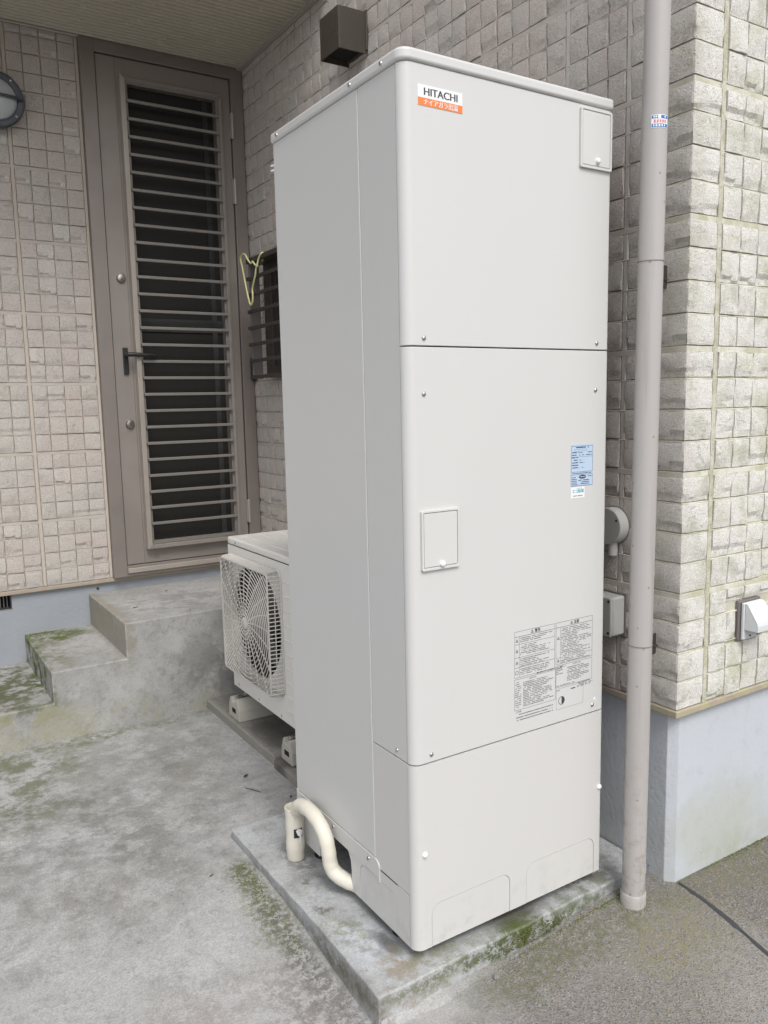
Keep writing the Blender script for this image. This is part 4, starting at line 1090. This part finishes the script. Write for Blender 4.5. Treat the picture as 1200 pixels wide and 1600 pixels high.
# ---- printed matter
TXT = {}
def text_polys(s, size, align='CENTER'):
    cu = bpy.data.curves.new('txt', 'FONT'); cu.body = s; cu.size = size; cu.align_x = align; cu.align_y = 'CENTER'; cu.resolution_u = 3
    o = bpy.data.objects.new('txt', cu); COL.objects.link(o)
    dg = bpy.context.evaluated_depsgraph_get(); me = bpy.data.meshes.new_from_object(o.evaluated_get(dg))
    V = [tuple(v.co) for v in me.vertices]; F = [tuple(p.vertices) for p in me.polygons]
    bpy.data.objects.remove(o); bpy.data.curves.remove(cu); bpy.data.meshes.remove(me)
    return V, F
def fit_text(mb, s, x0, x1, z0, z1, y, mi=0, bold=0.0):
    V, F = text_polys(s, 1.0)
    a = np.array(V); lo, hi = a.min(0), a.max(0); sx = (x1 - x0) / (hi[0] - lo[0]); sz = (z1 - z0) / (hi[1] - lo[1])
    P = [(x0 + (v[0] - lo[0]) * sx, y, z0 + (v[1] - lo[1]) * sz) for v in V]
    mb.add(P, F, mi)
    if bold:
        for dx, dz in ((bold, 0), (-bold, 0)): mb.add([(p[0] + dx, p[1] - .00005 * (1 if dx > 0 else 2), p[2] + dz) for p in P], F, mi)
def flat(mb, x0, x1, z0, z1, y, mi=0): mb.add([(x0, y, z0), (x1, y, z0), (x1, y, z1), (x0, y, z1)], [(0, 1, 2, 3)], mi)
def frame_lines(mb, x0, x1, z0, z1, y, w, mi=0):
    flat(mb, x0, x1, z0, z0 + w, y, mi); flat(mb, x0, x1, z1 - w, z1, y, mi); flat(mb, x0, x0 + w, z0 + w, z1 - w, y, mi); flat(mb, x1 - w, x1, z0 + w, z1 - w, y, mi)
def dashes(mb, x0, x1, z, h, y, mi=0, cw=.0016, fill=.78):
    x = x0
    while x < x1:
        w = random.uniform(.6, 3.0) * cw
        if random.random() < fill: flat(mb, x, min(x1, x + w * .9), z, z + h * random.uniform(.75, 1), y, mi)
        x += w
# maker's plate
lg = MB().box(.0368, .1466, -.0006, .0002, 1.7965, 1.8355, 0)
flat(lg, .0368, .1466, 1.7966, 1.8115, -.0008, 1)
fit_text(lg, 'HITACHI', .0520, .1340, 1.8165, 1.8305, -.0008, 2, .0007)
fit_text(lg, 'ナイアガラ出湯', .0505, .1345, 1.7985, 1.8100, -.0011, 3, .0003)
lgo = lg.build('maker_label', [M['paper'], M['orange'], M['ink'], M['paper']], tk)
lgo['label'] = 'white and orange maker label with black lettering'
# rating plate
sk = MB().box(.4622, .5352, -.0005, .0002, 1.0130, 1.1130, 0); y_ = -.0008
frame_lines(sk, .4628, .5346, 1.0470, 1.1090, y_, .0007, 1); frame_lines(sk, .4628, .5346, 1.0140, 1.0410, y_, .0007, 1)
dashes(sk, .478, .521, 1.1040, .0030, y_, 1, .002, .95)
frame_lines(sk, .473, .513, 1.0965, 1.1010, y_, .0004, 1)
for i in range(7):
    z = 1.0925 - .0060 * i
    dashes(sk, .4655, .4655 + random.uniform(.014, .022), z, .0024, y_, 1, .0018, .9)
    if i in (0, 1, 3, 4, 6): dashes(sk, .486, .486 + random.uniform(.012, .022), z, .0018, y_, 1, .0018, .6)
    if i in (0, 1): dashes(sk, .512, .531, z, .0020, y_, 1, .002, .7)
flat(sk, .4635, .534, 1.0828, 1.0833, y_, 1); dashes(sk, .4655, .530, 1.0432, .0019, y_, 1, .002, .8)
el = [(.5005 + .0118 * math.cos(t), -.0008, 1.0350 + .0046 * math.sin(t)) for t in np.linspace(0, 2 * PI, 25)[:-1]]; sk.add(el, [tuple(range(24))], 2)
dashes(sk, .493, .508, 1.0342, .0022, -.0010, 0, .002, .8)
for i in range(5): dashes(sk, .4655, .4655 + random.uniform(.012, .024), 1.0335 - .0042 * i, .0018, y_, 1, .0018, .9)
for i in range(3): dashes(sk, .487 + .008 * (i > 0), .523, 1.0262 - .0042 * i, .0020, y_, 1, .0018, .9)
dashes(sk, .518, .531, 1.0352, .002, y_, 1, .0018, .9)
sk.build('rating_plate', [M['bluepaper'], M['navy'], M['ink']], tk)
ek = MB().box(.4632, .5083, -.0005, .0002, .9850, 1.0115, 0)
fit_text(ek, 'エコ給湯', .4675, .5050, .9975, 1.0065, -.0008, 1, .0003); flat(ek, .482, .499, 1.0078, 1.0086, -.0008, 1)
dashes(ek, .470, .502, .9895, .0022, -.0008, 2, .0018, .85)
ek.build('eco_sticker', [M['paper'], M['teal'], M['ink2']], tk)
# large warning label, printed on the panel
wl = MB(); y_ = -.0004; LW = .0006
xa, xm, xm2, xb = .2875, .4148, .4185, .5415
frame_lines(wl, xa, xm, .578, .6890, y_, LW); frame_lines(wl, xm2, xb, .5855, .6890, y_, LW)
frame_lines(wl, xa, xm2 - .0005, .4990, .5745, y_, LW); frame_lines(wl, xm2 + .0004, xb, .5270, .5820, y_, LW)
frame_lines(wl, xm2 + .002, .5120, .4710, .5235, y_, LW * .7)
def tri(mb, cx, cz, s_, y=y_):
    o = [(cx - s_, y, cz - s_ * .8), (cx + s_, y, cz - s_ * .8), (cx, y, cz + s_)]; i_ = [(cx - s_ * .62, y, cz - s_ * .58), (cx + s_ * .62, y, cz - s_ * .58), (cx, y, cz + s_ * .62)]
    mb.add(o + i_, [(0, 1, 4, 3), (1, 2, 5, 4), (2, 0, 3, 5)]); flat(mb, cx - s_ * .1, cx + s_ * .1, cz - s_ * .42, cz + s_ * .3, y)
tri(wl, .3420, .6825, .0045); fit_text(wl, '警告', .3500, .3680, .6785, .6872, y_, 0, .0003)
tri(wl, .4700, .6825, .0045); fit_text(wl, '注意', .4775, .4950, .6785, .6872, y_, 0, .0003)
flat(wl, xa, xm, .6760, .6768, y_); flat(wl, xm2, xb, .6760, .6768, y_)
flat(wl, .3015, .3021, .579, .676, y_); flat(wl, .4330, .4335, .587, .676, y_)
for z in (.6575, .6260, .6020): flat(wl, xa, xm, z, z + .0006, y_)
flat(wl, xm2, xb, .6005, .6011, y_)
for z in (.667, .642, .614): tri(wl, .2945, z, .0042)
rg_ = [(math.cos(t), math.sin(t)) for t in np.linspace(0, 2 * PI, 19)[:-1]]
wl.add([(.2945 + .0048 * c, y_, .590 + .0048 * s_) for c, s_ in rg_] + [(.2945 + .0039 * c, y_, .590 + .0039 * s_) for c, s_ in rg_], [(i, (i + 1) % 18, 18 + (i + 1) % 18, 18 + i) for i in range(18)])
for z in (.650, .594): tri(wl, .4262, z, .0042)
def para(x0, x1, z0, z1, pitch=.0042, h=.0021, fill=.8):
    z = z1 - pitch
    while z > z0:
        dashes(wl, x0, x1 - random.random() ** 2 * (x1 - x0) * .5, z, h, y_, 1, .0017, fill); z -= pitch
para(.3045, .4080, .660, .675); para(.3045, .4000, .628, .6565); para(.3045, .398, .604, .625); para(.3045, .402, .580, .6005)
para(.4355, .538, .603, .675); para(.4355, .538, .5870, .600)
fit_text(wl, '各部の点検のお願い', .3560, .4520, .5758, .5800, y_ - .0001, 0)
fit_text(wl, 'お手入れ', .3330, .3560, .5675, .5720, y_); fit_text(wl, 'お手入れ', .4760, .5030, .5755, .5800, y_)
para(.3140, .4120, .501, .5665, .0041); para(.2895, .3090, .505, .571, .0050); para(.4560, .5385, .534, .5745, .0041); para(.4205, .4440, .560, .578, .0045); para(.421, .535, .529, .534)
dashes(wl, .421, .432, .5180, .0022, y_, 1); dashes(wl, .470, .485, .514, .003, y_, 0, .002, .9)
wl.add([(.4385 + .0105 * c, y_, .4920 + .0105 * s_) for c, s_ in rg_] + [(.4385 + .0092 * c, y_, .4920 + .0092 * s_) for c, s_ in rg_], [(i, (i + 1) % 18, 18 + (i + 1) % 18, 18 + i) for i in range(18)])
for a0, a1 in ((-.5 * PI, 0), (0, .5 * PI)):
    k = 8; wl.add([(.4385, y_ - .0001, .492)] + [(.4385 + .0098 * math.cos(a0 + (a1 - a0) * i / k) * (1 if a0 < 0 else 1), y_ - .0001, .492 + .0098 * math.sin(a0 + (a1 - a0) * i / k)) for i in range(k + 1)], [tuple([0] + list(range(1, k + 2)))])
fit_text(wl, 'ご注意', .2910, .3080, .4925, .4970, y_)
for z in (.4868, .4795, .4730): dashes(wl, .2920, .4100, z, .0026, y_, 1, .0020, .88)
for z, a in ((.531, .52), (.5265, .528), (.5225, .52)): dashes(wl, a - .03, a + .016, z - .007, .0026, y_, 1, .002, .8)
kind(wl.build('warning_label', [M['ink'], M['ink2']], tk), 'thing')
sk2 = MB(); sk2.add([(.5520 + .0045 * c, -.0005, .4720 + .0045 * s_) for c, s_ in rg_], [tuple(range(18))]); sk2.build('round_seal', M['paper'], tk)

# ------------------------------------------------------------------ drain hose and open drain cup at the left of the tank
hs_ = thing('drain_hose', 'cream taped drain hose looping from the tank into a cup', 'hose', (-.03, .45, -.03))
hpts = [Vector(q) for q in [(-.030, .545, .045), (-.030, .541, .098), (-.031, .525, .126), (-.032, .498, .145), (-.034, .445, .155), (-.034, .394, .146), (-.033, .362, .122), (-.031, .350, .088), (-.028, .347, .053), (-.021, .338, .030), (-.007, .317, .017), (.008, .300, .010), (.028, .288, .002), (.06, .28, -.004)]]
hp2 = cat(hpts, 8)
MB().tube(hp2, [.0192 + .0003 * math.sin(i * .9) + .0003 * math.sin(i * 2.3) for i in range(len(hp2))], 24).build('hose', M['hose'], hs_, smooth=60)
dc = thing('drain_cup', 'cream taped open drain pipe with torn white patch', 'pipe', (-.030, .548, -.030))
ccx, ccy = -.030, .548
pr_ = [(.0238, 0), (.0252, .003), (.0248, .022), (.0262, .026), (.0258, .052), (.0240, .070), (.0248, .088), (.0258, .108), (.0250, .124), (.0264, .134), (.0266, .150), (.0242, .1505), (.0232, .135), (.0230, .05)]
MB().lathe(pr_, (ccx, ccy, -.0292), (0, 0, 1), 36).build('cup', M['hose'], dc, smooth=50)
# torn patch facing the camera
dv = Vector((CAMP.x - ccx, CAMP.y - ccy, 0)).normalized(); tv = Vector((-dv.y, dv.x, 0))
def onc(a, z, r=.0287):
    r = r - .0024
    return (ccx + r * (dv.x * math.cos(a) + tv.x * math.sin(a)), ccy + r * (dv.y * math.cos(a) + tv.y * math.sin(a)), z)
a0, a1 = -.12, .85
MB().add([onc(a, z, .0288) for z in (.041, .067) for a in np.linspace(a0, a1, 8)], [(i, i + 1, 9 + i, 8 + i) for i in range(7)]).build('torn_hole', M['blackmetal'], dc)
q = MB(); pts = [(.1, .062), (.28, .068), (.55, .066), (.8, .060), (.78, .050), (.62, .042), (.66, .030), (.52, .022), (.42, .030), (.45, .044), (.25, .050)]
q.add([onc(a, z, .0298 + .0012 * (i % 2)) for i, (a, z) in enumerate(pts)] + [onc(.5, .052, .0325)], [(i, (i + 1) % 11, 11) for i in range(11)]).build('torn_foil', M['foam'], dc)

# ------------------------------------------------------------------ downpipe
dp = thing('downpipe', 'beige grey plastic downpipe at the house corner', 'pipe', (.62, -.078, -.07))
def ax(z): return Vector((.620 + .0085 * max(0, z), -.078, z))
PR = .0288
def seg(z0, z1, r, r2=None): return MB().cyl(ax(z0), ax(z1), r, r2, n=40, caps=True)
seg(-.066, .617, PR).build('pipe_section', M['pvc'], dp, smooth=40)
seg(.6175, 1.5278, PR).build('pipe_section', M['pvc'], dp, smooth=40)
seg(1.5283, 4.6, PR).build('pipe_section', M['pvc'], dp, smooth=40)
MB().lathe([(PR + .0002, 0), (PR + .0032, .001), (PR + .0032, .034), (PR + .0015, .037), (PR, .037)], ax(-.069), (0, 0, 1), 40).build('end_collar', M['pvc'], dp, smooth=40)
for z in (.600, 1.511):
    MB().lathe([(PR - .002, 0), (PR + .0009, .0005), (PR + .0009, .0025), (PR - .002, .003)], ax(z + .0165), (0, 0, 1), 40).build('joint_ring', M['core'] if False else M['slat'], dp, smooth=40)
    cz = ax(z)
    MB().box(cz.x + .01, cz.x + .099, -.047, -.044, z - .032, z + .022).build('bracket', M['dark_alu'], dp, bevel=.001)
    MB().cyl((cz.x + .085, -.0455, z - .012), (W1 - .002, -.0455, z - .012), .0042, n=8).build('bolt', M['dark_alu'], dp)
# sticker wrapped round the pipe
vd = Vector((CAMP.x - .63, CAMP.y + .078, 0)).normalized(); vt_ = Vector((-vd.y, vd.x, 0))
def onp(a, z, r):
    c = ax(z); return (c.x + r * (vd.x * math.cos(a) + vt_.x * math.sin(a)), c.y + r * (vd.y * math.cos(a) + vt_.y * math.sin(a)), z)
def patch(mb, a0, a1, z0, z1, r, mi):
    k = max(1, int(abs(a1 - a0) / .12)); aa = np.linspace(a0, a1, k + 1)
    mb.add([onp(a, z, r) for z in (z0, z1) for a in aa], [(i, i + 1, k + 2 + i, k + 1 + i) for i in range(k)], mi)
pk = MB(); A0, A1 = -.25, 1.15
patch(pk, A0, A1, 1.815, 1.843, PR + .0006, 0)
patch(pk, A0 + .04, A1 - .05, 1.8165, 1.8235, PR + .0009, 1); patch(pk, A0 + .04, A1 - .05, 1.8348, 1.8415, PR + .0009, 1)
for (b0, b1) in ((.02, .12), (.2, .33), (.42, .55), (.64, .76), (.86, .96)): patch(pk, A0 + b0 + .12, A0 + b1 + .12, 1.8178, 1.8222, PR + .0012, 0)
for (b0, b1) in ((.1, .2), (.24, .36), (.95, 1.08)): patch(pk, A0 + b0 + .06, A0 + b1 + .06, 1.8362, 1.8402, PR + .0012, 0)
patch(pk, A0 + .48, A0 + .72, 1.8345, 1.842, PR + .0012, 0)
for i in range(5): patch(pk, A0 + .2 + .21 * i, A0 + .33 + .21 * i, 1.8262, 1.8322, PR + .0012, 2)
pk.build('sticker', [M['paper'], M['blue'], M['red']], dp)

# ------------------------------------------------------------------ boxes on the wall behind the tank
jb_ = thing('junction_box', 'round grey cable box on the tiled wall beside the downpipe', 'junction box', (W1, .100, .885))
c = Vector((W1 + .007, .101, .884))
MB().lathe([(.049, 0), (.049, .038), (.0465, .0405), (.001, .0405)], c, (-1, 0, 0), 44).build('body', M['box'], jb_, smooth=40)
MB().lathe([(.052, 0), (.051, .0095)], c, (-1, 0, 0), 44).build('sealant_ring', M['dark_strap'], jb_, smooth=40)
MB().lathe([(.0032, 0), (.0032, .001)], c + Vector((-.0405, -.034, .018)), (-1, 0, 0), 12).build('screw', M['blackmetal'], jb_)
MB().cyl((W1 - .016, .093, .842), (W1 - .016, .093, .806), .0125, n=20).build('cable_spout', M['box'], jb_, smooth=40)
MB().tube(cat([Vector(q) for q in [(W1 - .016, .094, .808), (W1 - .018, .098, .790), (W1 - .022, .108, .772), (W1 - .022, .13, .755)]]), .0022, 8).build('cable', M['outlet_in'], jb_)
eb = thing('electrical_box', 'square grey electrical box on the tiled wall behind the tank', 'electrical box', (W1, .11, .64))
MB().box(W1 - .046, W1 + .007, .0615, .165, .592, .698).build('body', M['box'], eb, bevel=.006, seg=3, smooth=35)
MB().box(W1 - .055, W1 - .0465, .0610, .1655, .5915, .6985).build('cover', M['box'], eb, bevel=.004, seg=3, smooth=35)
for z in (.603, .688): MB().cyl((W1 - .0548, .069, z), (W1 - .0565, .069, z), .0034, n=10).build('screw', M['blackmetal'], eb)
MB().box(W1 - .004, W1 + .007, .056, .171, .586, .703).build('back_gasket', M['dark_strap'], eb)

# ------------------------------------------------------------------ outdoor outlet on the right wall
ou = thing('outdoor_outlet', 'white weatherproof outlet with sloping hood on sunlit wall', 'outlet', (1.02, YC, .63))
ox0, ox1, oz0, oz1 = .977, 1.058, .576, .676
MB().box(ox0 - .008, ox1 + .008, YC - .003, YC + BASE, oz0 - .002, oz1 + .005).build('back_gasket', M['dark_strap'], ou, bevel=.003)
MB().box(ox0, ox1, YC - .014, YC - .0045, oz0, oz1).build('base_plate', M['outlet'], ou, bevel=.003, seg=3)
zb_ = oz0 + .028
pf = [(YC - .0145, oz1), (YC - .017, oz1), (YC - .022, oz1 - .003), (YC - .050, zb_ + .026), (YC - .053, zb_ + .016), (YC - .053, zb_), (YC - .0505, zb_), (YC - .0505, zb_ + .014), (YC - .0200, oz1 - .006), (YC - .0145, oz1 - .006)]
hm_ = MB().prism(pf, ox0 + .003, ox1 - .003, 'x')
sidep = [(YC - .0145, oz1 - .0065), (YC - .0205, oz1 - .0065), (YC - .0502, zb_ + .0138), (YC - .0502, zb_), (YC - .0145, zb_)]
hm_.prism(sidep, ox0 + .0031, ox0 + .0055, 'x').prism(sidep, ox1 - .0055, ox1 - .0031, 'x')
hm_.build('hood', M['outlet'], ou, bevel=.002, seg=3)
MB().box(ox0 + .008, ox1 - .008, YC - .044, YC - .0146, zb_ + .002, zb_ + .02).build('socket_body', M['outlet_in'], ou, bevel=.002)
MB().cyl((ox0 + .03, YC - .0264, oz1 - .016), (ox0 + .03, YC - .0295, oz1 - .0175), .0028, n=10).build('screw', M['blackmetal'], ou)
MB().cyl((ox0 + .028, YC - .014, oz0 + .009), (ox0 + .028, YC - .016, oz0 + .009), .0026, n=10).build('screw', M['blackmetal'], ou)
MB().tube([(ox0 + .045, YC - .03, zb_ + .004), (ox0 + .046, YC - .034, zb_ - .008), (ox0 + .052, YC - .02, zb_ - .018)], .003, 8).build('ground_lead', M['outlet_in'], ou)

# ------------------------------------------------------------------ litter on the concrete
def leaf(x, y, z, a, ln, w, label, g='dead leaves on the concrete'):
    m = MB(); n = 5; V = []
    for i in range(n):
        t = i / (n - 1); ww = w * math.sin(PI * min(.97, max(.06, t))); zz = .0012 + .004 * (t - .5) ** 2 * 4 * .5 + .001
        V += [(t * ln, -ww, zz + .0015), (t * ln, 0, zz), (t * ln, ww, zz + .002)]
    c, s_ = math.cos(a), math.sin(a)
    V = [(x + c * u - s_ * v, y + s_ * u + c * v, z + w_) for u, v, w_ in V]
    F = [(3 * i + k, 3 * i + k + 1, 3 * i + k + 4, 3 * i + k + 3) for i in range(n - 1) for k in (0, 1)]
    tag(m.add(V, F).build('dead_leaf', M['leaf'], origin=(x, y, z), smooth=60), label, 'leaf', g)
def unz(u, v, z):
    d = FX + RX * ((u - 600) / 1256.8) - UX * ((v - 800) / 1256.8); t = (z - CAMP.z) / d.z; return CAMP + d * t
for (u, v, z, a, ln, w, lb) in ((208, 951, .3645, .1, .020, .004, 'small dark leaf on the top step near its front edge'),
        (258, 925, .3645, .3, .014, .0035, 'tiny dark leaf at the middle of the top step'),
        (381, 1216, -.058, .5, .022, .006, 'dark curled leaf on the ground near the wet paver'),
        (454, 1248, -.058, .9, .012, .004, 'tiny dark leaf on the ground beside the tank slab'),
        (328, 1372, -.062, .4, .012, .003, 'tiny dark leaf alone on the pale ground'),
        (296, 955, .3645, .7, .009, .003, 'crumb of dark leaf on the top step front edge')):
    P = unz(u, v, z); leaf(P.x, P.y, z + .0006, a, ln, w, lb)
tw = [unz(*q, -.0565) for q in ((383, 1231), (395, 1234), (408, 1238))]
tag(MB().tube(tw, [.0012, .0018, .001], 6).build('twig', M['leaf'], origin=tuple(tw[1])), 'thin dark twig lying on the ground before the pavers', 'twig')
pb = unz(773, 1516, -.08)
P = pb
bmv = MB().lathe([(.004, 0), (.008, .003), (.007, .008), (.003, .011)], (P.x, P.y - .004, gz(P.x, P.y) - .001), (.2, .1, 1), 7)
tag(bmv.build('pebble', M['paver'], origin=(P.x, P.y, gz(P.x, P.y))), 'small dark pebble against the front of the slab', 'pebble')

def scatter(name, mat, spots, size, flat_):
    V = []; F = []
    base = [(1, 0, 0), (0, 1, 0), (-1, 0, 0), (0, -1, 0), (0, 0, 1), (.7, .7, .3), (-.7, .7, .35), (-.7, -.7, .3), (.7, -.7, .3)]
    tri_ = [(0, 5, 4), (5, 1, 4), (1, 6, 4), (6, 2, 4), (2, 7, 4), (7, 3, 4), (3, 8, 4), (8, 0, 4)]
    for (x, y, z) in spots:
        r_ = random.uniform(*size); a = random.uniform(0, 6.28); c, s_ = math.cos(a) * r_, math.sin(a) * r_; o = len(V)
        for (u, v, w) in base:
            j = random.uniform(.7, 1.25)
            V.append((x + (c * u - s_ * v) * j, y + (s_ * u + c * v) * j, z - r_ * .15 + w * r_ * flat_ * j))
        F += [(o + i, o + j, o + k) for i, j, k in tri_]
    kind(MB().add(V, F).build(name, mat, smooth=60), 'stuff')
def moss_mat():
    t = NT('moss_green'); p = t.pos()
    c = t.mix(t.noise(p, 60, 4), (.065, .080, .022), (.155, .165, .06))
    return t.done(c, .95, t.bump(t.noise(p, 900, 2), .8, .001), 0, .1)
M['moss'] = moss_mat()
ms = []
def g2(a, b): return random.gauss(a, b)
for _ in range(260):
    x, y = g2(-.158, .014), g2(.585, .045); ms.append((x, y, gz(x, y)))
for _ in range(330):
    x, y = -.150 + abs(g2(0, .022)) * -1, random.uniform(.22, .62)
    if random.random() < .5 + .4 * math.sin(31 * y): ms.append((x, y, gz(x, y)))
for _ in range(700):
    x = random.uniform(.12, .60); y = -.040 - abs(g2(0, .006))
    if random.random() < .35 + .6 * max(0, math.sin(23 * x + 1.0)): ms.append((x, y, gz(x, y)))
for _ in range(420):
    x = g2(.30, .07); z = random.uniform(-.075, -.036); ms.append((x, -.036, z))
for _ in range(170):
    a = random.uniform(0, 6.28); x, y = .62 + .036 * math.cos(a) + g2(0, .006), -.078 + .036 * math.sin(a) + g2(0, .006); ms.append((x, y, gz(x, y)))
for _ in range(260):
    x = random.uniform(.80, 1.2); y = YC + RC - abs(g2(0, .008)); ms.append((x, y, gz(x, y)))
for _ in range(260):
    x = random.uniform(-.8, .1); y = SYF - abs(g2(0, .007))
    if random.random() < .3 + .6 * max(0, math.sin(9 * x)): ms.append((x, y, gz(x, y)))
for _ in range(240):
    x = g2(-.36, .05); y = 2.489 - abs(g2(0, .05)); ms.append((max(-.418, min(-.14, x)), y, .2177))
scatter('moss', M['moss'], ms, (.0010, .0030), .75)
gs = []
for _ in range(900):
    x, y = random.uniform(-.9, .25), random.uniform(-.7, 1.8)
    if -.135 < x < .75 and -.05 < y < .82 or x > .17 and y > .7: continue
    gs.append((x, y, gz(x, y)))
for _ in range(700):
    x, y = -.135 - abs(g2(0, .04)), random.uniform(-.25, .62); gs.append((x, y, gz(x, y)))
for _ in range(900):
    x, y = random.uniform(.0, 1.3), random.uniform(-.8, -.06)
    if x > W1 + .02 and y > YC: continue
    gs.append((x, y, gz(x, y)))
scatter('grit', M['paver2'], gs, (.0006, .0017), .7)
